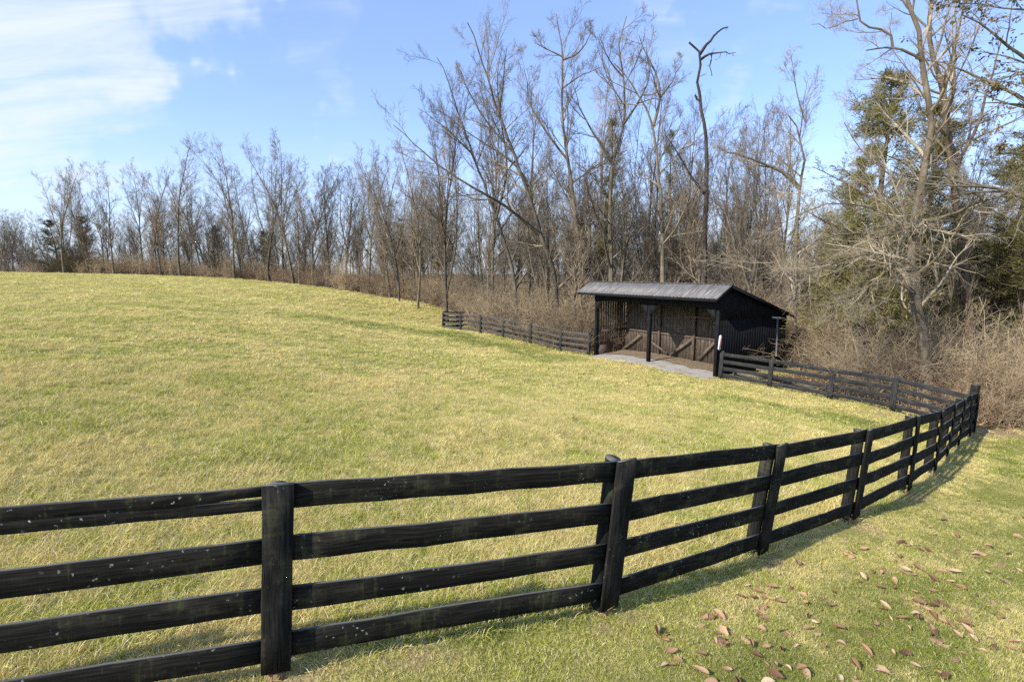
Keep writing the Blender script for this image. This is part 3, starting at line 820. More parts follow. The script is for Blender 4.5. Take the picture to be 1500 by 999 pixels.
for k in range(12):
    y = .16 + k * (Lt - .34) / 11; wl = .03 if k % 2 else .02
    for sx in (-1, 1):
        i0 = len(V)
        V += [wd * sx * .03 + ax * y + nn * .028, wd * sx * (.03 + wl) + ax * y + nn * .028, wd * sx * (.03 + wl) + ax * (y + .008) + nn * .028, wd * sx * .03 + ax * (y + .008) + nn * .028]
        Q.append((i0, i0 + 1, i0 + 2, i0 + 3))
link('scale_marks', mk_mesh('scale_marks', np.array(V), [np.array(Q)], mats=[M_INK]), th)

# ------------------------------------------------------------------ trees
def interp_poly(P, n):
    """smooth resample of a polyline (k, c) to n points (Catmull-Rom)"""
    P = np.asarray(P, float); k = len(P)
    s = np.concatenate([[0], np.cumsum(np.linalg.norm(np.diff(P[:, :3], axis=0), axis=1))]); s /= s[-1]
    u_ = np.linspace(0, 1, n)
    E = np.vstack([2 * P[0] - P[1], P, 2 * P[-1] - P[-2]])
    i = np.clip(np.searchsorted(s, u_, side='right') - 1, 0, k - 2)
    f = ((u_ - s[i]) / np.maximum(s[i + 1] - s[i], 1e-9))[:, None]
    p0, p1, p2, p3 = E[i], E[i + 1], E[i + 2], E[i + 3]
    return .5 * ((2 * p1) + (p2 - p0) * f + (2 * p0 - 5 * p1 + 4 * p2 - p3) * f ** 2 + (3 * p1 - p0 - 3 * p2 + p3) * f ** 3)

class Branches:
    def __init__(s): s.V, s.Q, s.n = [], [], 0
    def add(s, P, Rr, sides):
        """P (B,n,3), Rr (B,n)"""
        B, n, _ = P.shape
        T = np.gradient(P, axis=1); T = unit(T)
        mt = unit(P[:, -1] - P[:, 0]); ref = np.where(np.abs(mt[:, 2:3]) < .8, np.array([[0, 0, 1.0]]), np.array([[1.0, 0, 0]]))
        u_ = unit(np.cross(T, ref[:, None, :])); v_ = np.cross(T, u_)
        a = np.linspace(0, 2 * math.pi, sides, endpoint=False)
        ring = P[:, :, None, :] + Rr[:, :, None, None] * (np.cos(a)[None, None, :, None] * u_[:, :, None, :] + np.sin(a)[None, None, :, None] * v_[:, :, None, :])
        i = np.arange(B * n * sides).reshape(B, n, sides) + s.n
        j = np.roll(i, -1, 2)
        s.Q.append(np.stack([i[:, :-1], j[:, :-1], j[:, 1:], i[:, 1:]], -1).reshape(-1, 4))
        s.V.append(ring.reshape(-1, 3)); s.n += B * n * sides
    def mesh(s, name, mat): return mk_mesh(name, np.concatenate(s.V), [np.concatenate(s.Q)], smooth=True, mats=[mat])

def grow(start, d, L, n, wig, up, rg):
    B = len(start); P = np.zeros((B, n, 3)); P[:, 0] = start; d = unit(d)
    drift = rg.normal(0, wig * .5, (B, 3))
    for k in range(1, n):
        d = unit(d + rg.normal(0, wig, (B, 3)) + drift + np.array([0, 0, 1.0]) * (up if np.isscalar(up) else up[:, None]))
        P[:, k] = P[:, k - 1] + d * (L / (n - 1))[:, None]
    return P

def spawn(P, Rr, Lp, k, t0, t1, ang, lf, n, wig, up, rg, rmax=.7, rmin=.004, taper=.25, tipbias=.6, keep=1.0, bias=None):
    """k children on each parent; returns P, R, L"""
    B, m, _ = P.shape
    t_ = t0 + (t1 - t0) * (np.arange(k)[None] + rg.uniform(0, 1, (B, k))) / k
    t_ = t_.ravel(); pi = np.repeat(np.arange(B), k)
    if keep < 1: sel = rg.uniform(size=len(t_)) < keep; t_, pi = t_[sel], pi[sel]
    x = t_ * (m - 1); i0 = np.clip(x.astype(int), 0, m - 2); f = (x - i0)[:, None]
    pos = P[pi, i0] * (1 - f) + P[pi, i0 + 1] * f; T = unit(P[pi, i0 + 1] - P[pi, i0])
    r = Rr[pi, i0] * (1 - f[:, 0]) + Rr[pi, i0 + 1] * f[:, 0]
    rv = unit(rg.normal(size=(len(pi), 3)) + (0 if bias is None else np.asarray(bias)[None])); pv = unit(rv - T * (rv * T).sum(1, keepdims=True))
    a = np.radians(rg.uniform(ang[0], ang[1], len(pi)))[:, None]
    d = T * np.cos(a) + pv * np.sin(a)
    L = Lp[pi] * rg.uniform(lf[0], lf[1], len(pi)) * (1 - tipbias * t_)
    r0 = np.minimum(r * rmax, np.maximum(L * .018, rmin))
    C = grow(pos, d, L, n, wig, up, rg)
    Rc = r0[:, None] * np.linspace(1, taper, n)[None]
    return C, np.maximum(Rc, rmin * .6), L

def plen(P): return np.linalg.norm(np.diff(P, axis=1), axis=2).sum(1)

def crown_from(stems, rads, rg, k1=8, k2=6, k3=4, t0=.3, ang1=(28, 60), l1=(.28, .5), up=.05, tw=.0055, k4=0, wig=.13, bias=None, keep=1.0, start_end=.97, l2=(.35, .6), l3=(.35, .65)):
    """levels of branches on a list of stem polylines -> Branches, last twigs"""
    br = Branches(); last = []
    lens = [float(plen(P[None])[0]) for P in stems]; Lm = max(lens)
    for P, Rr, l_ in zip(stems, rads, lens):
        P = P[None]; Rr = Rr[None]; L = np.array([l_ ** .55 * Lm ** .45]); f_ = l_ / Lm
        kk = max(3, int(round(k1 * f_ ** .9)))
        C1, R1, L1 = spawn(P, Rr, L, kk, t0 if f_ > .6 else t0 * .6, start_end, ang1, l1, 9, wig * .55, up, rg, .62, tw * 1.6, .2, .5, bias=bias)
        br.add(C1, R1, 5)
        C2, R2, L2 = spawn(C1, R1, L1, k2, .12, .97, (20, 50), l2, 6, wig * .6, up, rg, .65, tw * 1.2, .3, .5, keep)
        br.add(C2, R2, 4)
        C3, R3, L3 = spawn(C2, R2, L2, k3, .12, 1, (20, 50), l3, 4, wig * .7, up * .6, rg, .7, tw, .4, .35)
        br.add(C3, R3, 3); last.append(C3)
        if k4:
            C4, R4, L4 = spawn(C3, R3, np.maximum(L3, .35), k4, .15, 1, (20, 50), (.5, .9), 3, wig * .7, up * .4, rg, .8, tw * .8, .5, .2)
            br.add(C4, R4, 3); last.append(C4)
    return br, last

def rad_profile(n, r0, r1, p=1.0, flare=.25):
    s = np.linspace(0, 1, n); r = r0 + (r1 - r0) * s ** p
    return r * (1 + flare * np.exp(-s * 18))

# --- prototypes of bare forest trees, 20 m tall
def proto_tree(seed, forks, spread, low, H=20.0, dens=1.0, lean=0.0):
    rg = np.random.default_rng(seed)
    stems, rads = [], []
    d0 = np.array([[lean + rg.normal(0, .03), rg.normal(0, .03), 1.0]])
    tr = grow(np.array([[0, 0, -.3]]), d0, np.array([H * .97]), 16, .035, .02, rg)[0]
    rt_ = rad_profile(16, .19, .018, .9)
    stems.append(tr); rads.append(rt_)
    for k in range(forks):
        i = int(16 * rg.uniform(low, low + .3))
        a = rg.uniform(0, 2 * math.pi); sp = rg.uniform(*spread)
        d = np.array([[math.cos(a) * sp, math.sin(a) * sp, 1.0]])
        L = H * (1 - i / 16) * rg.uniform(.75, 1.0)
        b = grow(tr[i][None], d, np.array([L]), 12, .05, .05, rg)[0]
        stems.append(b); rads.append(rad_profile(12, rt_[i] * rg.uniform(.55, .8), .012, .9, 0))
    tk = Branches()
    for P, r_ in zip(stems, rads): tk.add(P[None], r_[None], 7)
    br, _ = crown_from(stems, rads, rg, k1=int(15 * dens), k2=7, k3=5, t0=.22, ang1=(22, 52), l1=(.16, .36), up=.07, tw=.0095, wig=.13, k4=3)
    return tk.mesh('trunk', M_BARK), br.mesh('crown', M_TWIG)
PROTOS = [proto_tree(21, 3, (.15, .32), .22), proto_tree(22, 1, (.15, .3), .4), proto_tree(23, 4, (.2, .45), .12), proto_tree(24, 2, (.12, .3), .3),
          proto_tree(25, 3, (.15, .4), .2, lean=.12), proto_tree(26, 0, (.3, .5), .3, dens=1.4), proto_tree(27, 2, (.25, .5), .25), proto_tree(28, 1, (.1, .25), .15), proto_tree(29, 2, (.1, .3), .05)]
def place_tree(x, y, H, proto, label, group=None, rot=None, name='bare_tree', wide=1.0, sink=0.0, tilt=(0, 0)):
    t_ = thing(name, label, 'tree', (x, y, gz(x, y)[0] - sink), group)
    s_ = H / 20.0; t_.scale = (s_ * wide, s_ * wide, s_)
    t_.rotation_euler = (tilt[0], tilt[1], rot if rot is not None else random.uniform(0, 6.28))
    link('trunk', PROTOS[proto][0], t_); link('crown', PROTOS[proto][1], t_)
    return t_

# --- hero trees traced stem by stem
def hero(name, label, base, stems_px, depth, mats, seed, crown_kw, sides=9, limb=1.0, extra=None):
    """stems_px: list of (list of (px, py, extra depth), r0, r1); the first starts at the ground"""
    rg = np.random.default_rng(seed)
    base = np.asarray(base, float); t_ = thing(name, label, 'tree', base)
    stems, rads = [], []
    for k, (pts, r0, r1) in enumerate(stems_px):
        W = np.array([at(p[0], p[1], depth + (p[2] if len(p) > 2 else 0)) - base for p in pts])
        if k == 0: W = np.vstack([[0, 0, -.3], W])
        L = np.linalg.norm(np.diff(W, axis=0), axis=1).sum(); n = max(8, min(26, int(L * 1.3)))
        P = interp_poly(W, n); P[1:] += rg.normal(0, .02, (n - 1, 3)) * np.linspace(.3, 2, n - 1)[:, None]
        stems.append(P); rads.append(rad_profile(n, r0 * (1 if k == 0 else limb), min(r1, .02) if k and limb < 1 else r1, .85, .3 if k == 0 else 0))
    tk = Branches()
    for P, r_ in zip(stems, rads): tk.add(P[None], r_[None], sides)
    link('trunk', tk.mesh('trunk', mats[0]), t_)
    br, last = crown_from(stems, rads, rg, **crown_kw)
    if extra: extra(br, stems, rads, rg)
    link('crown', br.mesh('crown', mats[1]), t_)
    return t_, last

def base_at(px, d, dz=0):
    X = at(px, 450, d); return gp(X[0], X[1]) + np.array([0, 0, dz])

CK = dict(k1=15, k2=7, k3=5, t0=.14, ang1=(25, 60), l1=(.15, .36), up=.06, tw=.0085, wig=.13, k4=3)
hero('leaning_tree', 'tall leaning bare tree whose long low limb sweeps far left above the left fence', base_at(816, 37), [
    ([(812, 405), (792, 345), (783, 311), (752, 223), (731, 168), (714, 113), (695, 59), (686, 34)], .24, .03),
    ([(792, 345), (739, 301, -1), (693, 275, -2), (634, 235, -2), (578, 184, -2)], .13, .02),
    ([(731, 168), (737, 120), (742, 72)], .09, .02),
    ([(783, 311), (770, 262, 1), (741, 230, 1), (700, 205, 1), (640, 160, 1)], .09, .02),
    ([(752, 223), (722, 190), (690, 140), (668, 92)], .09, .02)], 37, (M_BARK, M_TWIG), 31, CK)
hero('leaning_tree', 'bare tree leaning left, second of the leaning pair above the left fence', base_at(756, 38), [
    ([(752, 404), (727, 320), (693, 227), (672, 168), (655, 113), (640, 85)], .19, .02),
    ([(727, 320), (742, 250), (735, 180), (728, 120), (735, 70)], .11, .02),
    ([(693, 227), (655, 190), (612, 160)], .07, .015)], 38.5, (M_BARK, M_TWIG), 32, CK)
hero('tall_tree', 'tallest straight bare tree with a forked top, behind the left end of the shed', base_at(850, 36), [
    ([(849, 378), (844, 328), (832, 235), (825, 181), (823, 126), (825, 84), (815, 21)], .24, .025),
    ([(825, 88), (850, 76), (866, 48)], .075, .02), ([(825, 84), (800, 72), (782, 62)], .06, .015),
    ([(832, 235), (805, 200), (776, 150), (768, 100)], .09, .02), ([(824, 130), (850, 112), (880, 100)], .06, .015),
    ([(838, 290), (815, 260), (795, 222)], .06, .015)], 36, (M_BARK, M_TWIG), 33, CK)
hero('tall_tree', 'tall bare tree with a kinked trunk right of the tallest straight one', base_at(896, 35), [
    ([(895, 378), (893, 311), (899, 235), (914, 181), (912, 113), (907, 63), (918, 24)], .21, .025),
    ([(899, 240), (872, 200), (850, 160), (838, 120)], .10, .02), ([(914, 181), (935, 150), (952, 110), (945, 72)], .09, .02),
    ([(912, 113), (890, 85), (878, 50)], .06, .015)], 35, (M_BARK, M_TWIG), 34, CK)
hero('tall_tree', 'bare tree with a gnarled dark fork left of the dead snag', base_at(972, 34), [
    ([(970, 336), (962, 235), (954, 177), (928, 126), (900, 95)], .21, .03),
    ([(957, 185), (966, 150), (964, 118), (948, 80), (935, 50)], .11, .02), ([(966, 145), (985, 118), (1000, 90)], .06, .015),
    ([(962, 240), (985, 205), (1003, 175)], .07, .015)], 34, (M_BARK, M_TWIG), 35, CK)
def snag_extra(br, stems, rads, rg):
    pass
hero('dead_snag', 'dark dead snag with a broken forked top rising behind the shed', base_at(1033, 32), [
    ([(1031, 412), (1034, 294), (1036, 219), (1029, 164), (1023, 122), (1025, 78), (1010, 63)], .23, .055),
    ([(1025, 80), (1035, 66), (1050, 50), (1066, 39)], .10, .035), ([(1026, 88), (1042, 79), (1040, 100), (1044, 112)], .085, .015),
    ([(1042, 79), (1062, 77), (1078, 79)], .05, .012),
    ([(1033, 285), (1010, 255), (990, 220), (975, 200)], .10, .02), ([(1024, 148), (1018, 140)], .07, .04)], 32, (M_DARKBARK, M_DARKBARK), 36,
    dict(k1=3, k2=3, k3=3, t0=.4, ang1=(40, 80), l1=(.06, .16), up=.0, tw=.008, wig=.2))
hero('arched_tree', 'bare tree with a bent-over arching limb between the snag and the big cedar', base_at(1168, 27), [
    ([(1166, 360), (1170, 290), (1178, 235), (1172, 205), (1164, 176), (1152, 168)], .17, .03),
    ([(1170, 275), (1150, 255), (1120, 240), (1085, 228), (1062, 224)], .12, .02),
    ([(1180, 180), (1170, 145), (1158, 80)], .04, .01)], 27, (M_BARK, M_TWIG), 37, dict(CK, k1=10, l1=(.2, .4)))
bA = at(1357, 583, 18.9); bA = gp(bA[0], bA[1])
tA, _ = hero('pale_tree', 'large pale-barked bare tree with curving lower branches behind the right fence', bA, [
    ([(1357, 545), (1352, 500), (1341, 440), (1334, 395), (1336, 345), (1346, 290), (1352, 250), (1362, 205), (1359, 135), (1353, 90), (1345, 50), (1330, 0), (1320, -60)], .225, .045),
    ([(1353, 92), (1341, 81), (1325, 76), (1308, 71), (1290, 70), (1271, 72)], .095, .025),
    ([(1308, 71), (1304, 50), (1285, 42), (1266, 38), (1255, 24), (1256, 0), (1262, -25)], .07, .02),
    ([(1256, 28), (1235, 33), (1214, 40), (1190, 36)], .035, .008),
    ([(1307, 70), (1304, 40), (1307, 18)], .03, .01),
    ([(1336, 350), (1352, 325, -1), (1380, 318, -2), (1410, 308, -3), (1440, 292, -3), (1470, 286, -3), (1500, 288, -3.5)], .11, .025),
    ([(1440, 292, -3), (1420, 280, -3), (1395, 285, -3)], .05, .01),
    ([(1338, 388), (1310, 380, -1), (1280, 372, -1.5), (1250, 376, -2), (1205, 392, -2.5), (1160, 430, -3)], .085, .01),
    ([(1334, 400), (1316, 388, -1), (1296, 396, -1.5), (1270, 425, -2), (1220, 447, -2.5)], .07, .01),
    ([(1342, 325), (1322, 340, -1.2), (1290, 345, -2), (1240, 342, -2.6), (1180, 360, -3), (1120, 392, -3), (1080, 400, -3)], .085, .01),
    ([(1336, 430), (1322, 418, -.6), (1296, 412, -1), (1262, 440, -1.5), (1238, 478, -1.8)], .05, .008),
    ([(1337, 340), (1300, 318, -1), (1255, 300, -1.5), (1200, 305, -2), (1140, 330, -2.5)], .07, .01),
    ([(1340, 448), (1318, 440, -.6), (1285, 448, -1), (1262, 470, -1.2)], .04, .008),
    ([(1362, 205), (1380, 165), (1405, 110), (1430, 50), (1450, 0)], .06, .015), ([(1359, 150), (1330, 110), (1300, 120), (1270, 150)], .045, .01),
    ([(1352, 255), (1390, 215), (1440, 180), (1490, 165)], .06, .012), ([(1346, 300), (1310, 262), (1270, 230), (1235, 180)], .055, .01),
    ], 18.9, (M_PALETRUNK, M_PALETWIG), 38, dict(k1=20, k2=8, k3=4, k4=3, t0=.2, ang1=(30, 70), l1=(.15, .36), up=.035, tw=.0042, wig=.2), limb=.62)
bB = at(1421, 545, 22.5); bB = gp(bB[0], bB[1])
hero('rough_barked_tree', 'dark rough-barked tree right of the pale tree, its trunk bare and straight', bB, [
    ([(1424, 540), (1419, 470), (1411, 380), (1404, 320), (1392, 230), (1382, 141), (1366, 75), (1362, 30), (1370, -40)], .23, .06),
    ([(1382, 145), (1392, 90), (1408, 30), (1420, -20)], .07, .02), ([(1395, 250), (1430, 190), (1450, 120), (1470, 50)], .08, .02)], 22.5,
    (M_CEDARBARK, M_TWIG), 39, dict(k1=14, k2=6, k3=5, t0=.35, ang1=(30, 60), l1=(.2, .4), up=.06, tw=.005, wig=.14))

# --- cedars
def sprays(P, T, size, rg, blades=5, name='foliage', mat=None, droop=.0, wfac=.16):
    """small pointed leaf blades fanned at each point"""
    N = len(P); P = np.repeat(P, blades, 0); T = np.repeat(T, blades, 0)
    d = unit(T * .7 + rg.normal(0, .55, P.shape) + np.array([0, 0, -droop])); L = size * rg.uniform(.6, 1.3, len(P))[:, None]
    sd = unit(np.cross(d, rg.normal(size=P.shape))); wv = L * wfac
    b0 = P + rg.normal(0, size * .25, P.shape)
    V = np.stack([b0, b0 + d * L * .45 + sd * wv, b0 + d * L, b0 + d * L * .5 - sd * wv], 1)
    q = np.arange(len(P) * 4).reshape(-1, 4)
    blade = np.repeat(rg.uniform(0, 1, len(P)), 4)
    return V.reshape(-1, 3), q, blade
def proto_cedar(seed, H, W, mat, n1=70, bare=.12, ragged=.3, size=.22, k2=7, blades=7, shape=.75, gap=.45):
    rg = np.random.default_rng(seed)
    tr = grow(np.array([[0, 0, -.2]]), np.array([[0, 0, 1.0]]), np.array([H]), 12, .03, .05, rg)
    rt_ = rad_profile(12, H * .016, .02, 1)[None]
    tk = Branches(); tk.add(tr, rt_, 8)
    s = bare + (.985 - bare) * rg.uniform(0, 1, n1) ** 1.25
    prof = W * ((1 - s) ** shape) * (.55 + .45 * np.minimum(1, (s - bare) / .15 + .3)) * rg.uniform(1 - ragged, 1 + ragged * .5, n1)
    i = np.clip((s * 11).astype(int), 0, 10); f = (s * 11 - i)[:, None]
    pos = tr[0][i] * (1 - f) + tr[0][i + 1] * f; a = rg.uniform(0, 2 * math.pi, n1)
    prof = prof * (1 - gap * (.5 + .5 * np.sin(3 * a + 4 * s + seed)) * rg.uniform(.2, 1.1, n1)).clip(.3, 1)
    d = np.stack([np.cos(a), np.sin(a), .25 + .5 * s], -1)
    C1 = grow(pos, d, np.maximum(prof, .25), 7, .09, .03, rg); R1 = np.maximum(prof * .014, .008)[:, None] * np.linspace(1, .25, 7)[None]
    tk.add(C1, R1, 4)
    C2, R2, L2 = spawn(C1, R1, np.maximum(prof, .5), k2, .12, 1, (25, 60), (.25, .5), 4, .14, .02, rg, .6, .004, .4, .4)
    tk.add(C2, R2, 3)
    pts = C2[:, 1:].reshape(-1, 3); tg = np.repeat(unit(C2[:, -1] - C2[:, 0]), 3, 0)
    V, q, bl = sprays(pts, tg, size, rg, blades, wfac=.06)
    return tk.mesh('trunk', M_CEDARBARK), mk_mesh('crown', V, [q], mats=[mat], attrs=dict(blade=bl))
CED = [proto_cedar(51, 11.0, 3.7, M_CEDAR, 170, .2, .5, .17, 9, 9, .55, .75), proto_cedar(52, 9.0, 4.2, M_CEDARDK, 110, .03, .45, .24, 8, 7, .6, .6), proto_cedar(53, 10.0, 3.6, M_CEDAR, 74, .38, .7, .16, 7, 5, .8, .8)]
CH = [11.0, 9.0, 10.0]
def place_cedar(x, y, H, k, label, group=None, wide=1.0, rot=None):
    t_ = thing('cedar_tree', label, 'tree', (x, y, gz(x, y)[0]), group); s_ = H / CH[k]
    t_.scale = (s_ * wide, s_ * wide, s_); t_.rotation_euler = (0, 0, random.uniform(0, 6.28) if rot is None else rot)
    link('trunk', CED[k][0], t_); link('crown', CED[k][1], t_)
    return t_
def XYb(px, d): p = at(px, 450, d); return p[0], p[1]
def top_h(px, topy, d):
    x, y = XYb(px, d); return at(px, topy, d)[2] - gz(x, y)[0]
for (px, d, ty, k, lab, wd_) in (
    (1264, 22.8, 92, 0, 'tall olive-green cedar with reddish trunk behind the pale tree', 1.05),
    (1226, 31.0, 230, 0, 'wide lower green cedar just left of the tall olive-green cedar', 1.0),
    (1345, 26.5, 150, 0, 'olive cedar directly behind the trunk of the pale tree', 1.1),
    (1452, 25.0, 185, 0, 'olive-brown cedar at the right edge behind the rough-barked tree', 1.35),
    (1530, 22.0, 120, 2, 'ragged cedar reaching in from the right edge of the view', 1.3),
    (878, 37.0, 172, 2, 'ragged green cedar growing up between the tall bare trees behind the shed', .85),
    (985, 38.0, 186, 2, 'narrow ragged cedar half hidden behind the gnarled forked tree', .7),
    (92, 97, 322, 1, 'broad dark evergreen at the left end of the woods edge', 1.25),
    (128, 96, 316, 1, 'dark green evergreen just right of the broad one at the left woods edge', 1.05),
    (395, 84, 338, 1, 'small dark evergreen under the bare trees at the top of the pasture', 1.0),
    (320, 92, 330, 1, 'grey-green evergreen deep in the bare trees at the top of the pasture', .95),
    (590, 66, 318, 2, 'dim green cedar in the woods left of the long low limb', 1.5),
    (640, 60, 300, 2, 'tall dim cedar in the woods beneath the long low limb', 1.4)):
    x, y = XYb(px, d); place_cedar(x, y, top_h(px, ty, d), k, lab, wide=wd_)

# leafy oak at the upper right edge
bO = base_at(1560, 15.5)
tO, lastO = hero('leafy_tree', 'tree with brownish-olive leaves hanging into the upper right corner', bO, [
    ([(1562, 500), (1560, 300), (1556, 100), (1550, -60), (1545, -200)], .2, .06),
    ([(1556, 140), (1520, 100), (1480, 70), (1440, 40), (1410, 20)], .07, .015), ([(1558, 200), (1520, 170), (1480, 150), (1440, 150)], .06, .012),
    ([(1556, 60), (1520, 10), (1470, -20), (1420, -40)], .07, .015), ([(1558, 250), (1520, 235), (1490, 225), (1450, 228)], .05, .01), ([(1556, 110), (1530, 90), (1500, 110), (1470, 115)], .05, .01)],
    15.5, (M_BARK, M_TWIG), 41, dict(k1=9, k2=6, k3=4, t0=.3, ang1=(25, 60), l1=(.2, .42), up=-.02, tw=.004, wig=.16))
ptsO = np.concatenate([l[:, 1:].reshape(-1, 3) for l in lastO]); tgO = np.concatenate([np.repeat(unit(l[:, -1] - l[:, 0]), l.shape[1] - 1, 0) for l in lastO])
sel = rng.uniform(size=len(ptsO)) < .8
V, q, bl = sprays(ptsO[sel], tgO[sel], .10, rng, 2, droop=.5, wfac=.26)
link('leaves', mk_mesh('leaves', V, [q], mats=[M_OLIVE], attrs=dict(blade=bl)), tO)

# --- treeline at the top of the pasture
LINE = [(6, 318, 150, 2), (-30, 325, 150, 0), (40, 338, 140, 3), (100, 238, 90, 2), (140, 262, 94, 0), (172, 240, 90, 6), (215, 250, 92, 3), (240, 226, 88, 4), (268, 193, 85, 5), (300, 250, 90, 0),
        (346, 203, 82, 3), (372, 240, 86, 1), (396, 210, 80, 6), (418, 232, 80, 5), (432, 206, 77, 0), (460, 235, 80, 2), (484, 238, 75, 3), (508, 232, 72, 2), (540, 222, 68, 0), (572, 212, 64, 4), (608, 235, 62, 3), (630, 250, 60, 2)]
ULAB = {100: 'wide-crowned bare tree with golden twigs at the left end of the woods', 268: 'tallest bare tree of the upper treeline, one straight dark trunk',
        346: 'slender forked bare tree, second tallest in the upper treeline', 172: 'bare tree with spreading crooked limbs right of the dark evergreens', 418: 'slim pale trunk standing alone at the pasture edge in the upper treeline',
        6: 'hazy clump tree at the extreme left edge beyond the pasture'}
for (px, ty, d, k) in LINE:
    x, y = XYb(px, d)
    lab = ULAB.get(px); grp = 'bare trees along the top edge of the pasture'
    if not lab:
        ref, nm = max([(r_, n_) for r_, n_ in ((-99, ''), (100, 'the wide-crowned bare tree with golden twigs'), (172, 'the crooked spreading bare tree'), (268, 'the tallest upper-treeline tree'), (346, 'the slender forked upper tree'), (418, 'the slim pale trunk')) if r_ < px])
        between = [q[0] for q in sorted(LINE) if ref < q[0] <= px]
        lab = ('%s bare tree to the right of %s' % (('first', 'second', 'third', 'fourth', 'fifth', 'sixth', 'seventh', 'eighth')[len(between) - 1], nm)) if ref > 0 else \
              ('far bare tree just right of the hazy clump at the left edge' if px > 6 else 'far bare tree left of the hazy clump at the left edge')
    place_tree(x, y, top_h(px, ty, d), k, lab, grp, wide=1.0)
for n_, (px, ty, d, k) in enumerate(((585, 215, 58, 2), (612, 196, 52, 4), (655, 120, 46, 2), (722, 85, 43, 0), (775, 105, 46, 7), (880, 75, 44, 3), (940, 95, 46, 8), (1002, 150, 42, 3), (1060, 185, 40, 7), (1095, 172, 44, 2), (1142, 150, 38, 3))):
    x, y = XYb(px, d)
    lab_ = 'tall thin bare tree, %s %s of the dead snag' % ((('fourth', 'third', 'second', 'first', 'next but three', 'next but two')[n_ % 4] if False else ('eighth', 'seventh', 'sixth', 'fifth', 'fourth', 'third', 'second', 'nearest')[n_], 'slim one left') if n_ < 8 else (('nearest', 'second', 'third')[n_ - 8], 'slim one right'))
    place_tree(x, y, top_h(px, ty, d), k, lab_, 'tall thin trees filling in behind the shed', wide=.85)
# --- the wood behind: scattered within the belt
def scatter(n, xr, depth, rg, mind, avoid=()):
    out = []
    tries = 0
    while len(out) < n and tries < n * 60:
        tries += 1
        px = rg.uniform(*xr)
        # walk along the view ray until inside the woods, then go deeper
        r = np.array([(px - 750) / 750, 1.0])
        ds = np.linspace(10, 170, 320); e = edge_d(r[0] * ds, r[1] * ds)
        i = np.argmax(e > .3)
        if e[i] <= .3: continue
        d = ds[i] + depth(rg)
        x, y = r[0] * d, d
        if edge_d(np.array([x]), np.array([y]))[0] < .3: continue
        if 1295 < px < 1420 and 15 < d < 20.6: continue     # open ground round the pale tree
        s, t_ = to_s(x, y)
        if -4.5 < s < SL + 2 and -2 < t_ < SD + 1.2: continue
        if all((x - a) ** 2 + (y - b_) ** 2 > mind ** 2 for a, b_, *_ in out + list(avoid)): out.append((x, y, px, d))
    return out
rg = np.random.default_rng(5)
for (x, y, px, d) in scatter(105, (-20, 660), lambda r: .8 + 24 * r.uniform(0, 1) ** 1.5, rg, 1.7):
    zn = 'left of the crooked spreading tree' if px < 172 else 'between the crooked spreading tree and the tallest upper tree' if px < 268 else 'between the tallest upper tree and the slender forked one' if px < 346 else \
         'between the slender forked tree and the slim pale trunk' if px < 418 else 'right of the slim pale trunk' if px < 540 else 'behind the far end of the left fence'
    place_tree(x, y, rg.uniform(8.5, 15.5), int(rg.integers(0, 9)), 'thin tree ' + zn, 'thin trees in the upper wood ' + zn, tilt=(rg.normal(0, .06), rg.normal(0, .06)))
for (x, y, px, d) in scatter(96, (590, 1130), lambda r: 1.6 + 26 * r.uniform(0, 1) ** 1.1, rg, 1.7):
    zn = 'left of the leaning pair' if px < 745 else 'between the leaning pair and the tallest straight tree' if px < 850 else 'between the tallest straight tree and the gnarled fork' if px < 965 else 'between the gnarled fork and the dead snag' if px < 1033 else 'right of the dead snag'
    place_tree(x, y, rg.uniform(8.5, 15), int(rg.integers(0, 9)), 'crowded bare tree ' + zn, 'trees in the wood ' + zn, wide=rg.uniform(.7, 1.05), tilt=(rg.normal(0, .07), rg.normal(0, .07)))
for (x, y, px, d) in scatter(46, (1130, 1620), lambda r: 2.5 + 26 * r.uniform(0, 1) ** .9, rg, 1.6):
    place_tree(x, y, rg.uniform(7, 13), int(rg.integers(0, 9)), 'slim bare tree in the right thicket, ' + ('left of the pale tree' if px < 1350 else 'right of the pale tree'), 'slim trees in the thicket ' + ('left of the pale tree' if px < 1350 else 'right of the pale tree'), wide=.8, tilt=(rg.normal(0, .08), rg.normal(0, .08)))

# fallen logs behind the right fence
for (xa, ya, da, xb, yb, db, r_, lab) in ((1075, 553, 23.2, 1205, 571, 21.2, .10, 'longest pale fallen log lying behind the right fence'),
                                        (1170, 548, 22.6, 1108, 541, 24.2, .06, 'thin pale fallen branch propped above the log behind the right fence'),
                                        (1140, 562, 21.6, 1230, 583, 20.4, .05, 'short weathered stick lying low behind the second panel of the right fence')):
    A_, B_ = at(xa, ya, da), at(xb, yb, db)
    A_[2] = max(A_[2], gz(A_[0], A_[1])[0] + r_); B_[2] = max(B_[2], gz(B_[0], B_[1])[0] + r_)
    P = interp_poly(np.array([A_, A_ * .6 + B_ * .4 + [0, 0, .06], A_ * .25 + B_ * .75 - [0, 0, .02], B_]), 10)
    br = Branches(); br.add(P[None] - A_, (r_ * np.linspace(1, .6, 10))[None], 8)
    o = tag(link('fallen_log', br.mesh('fallen_log', M_PALE), None, A_), lab, 'log')

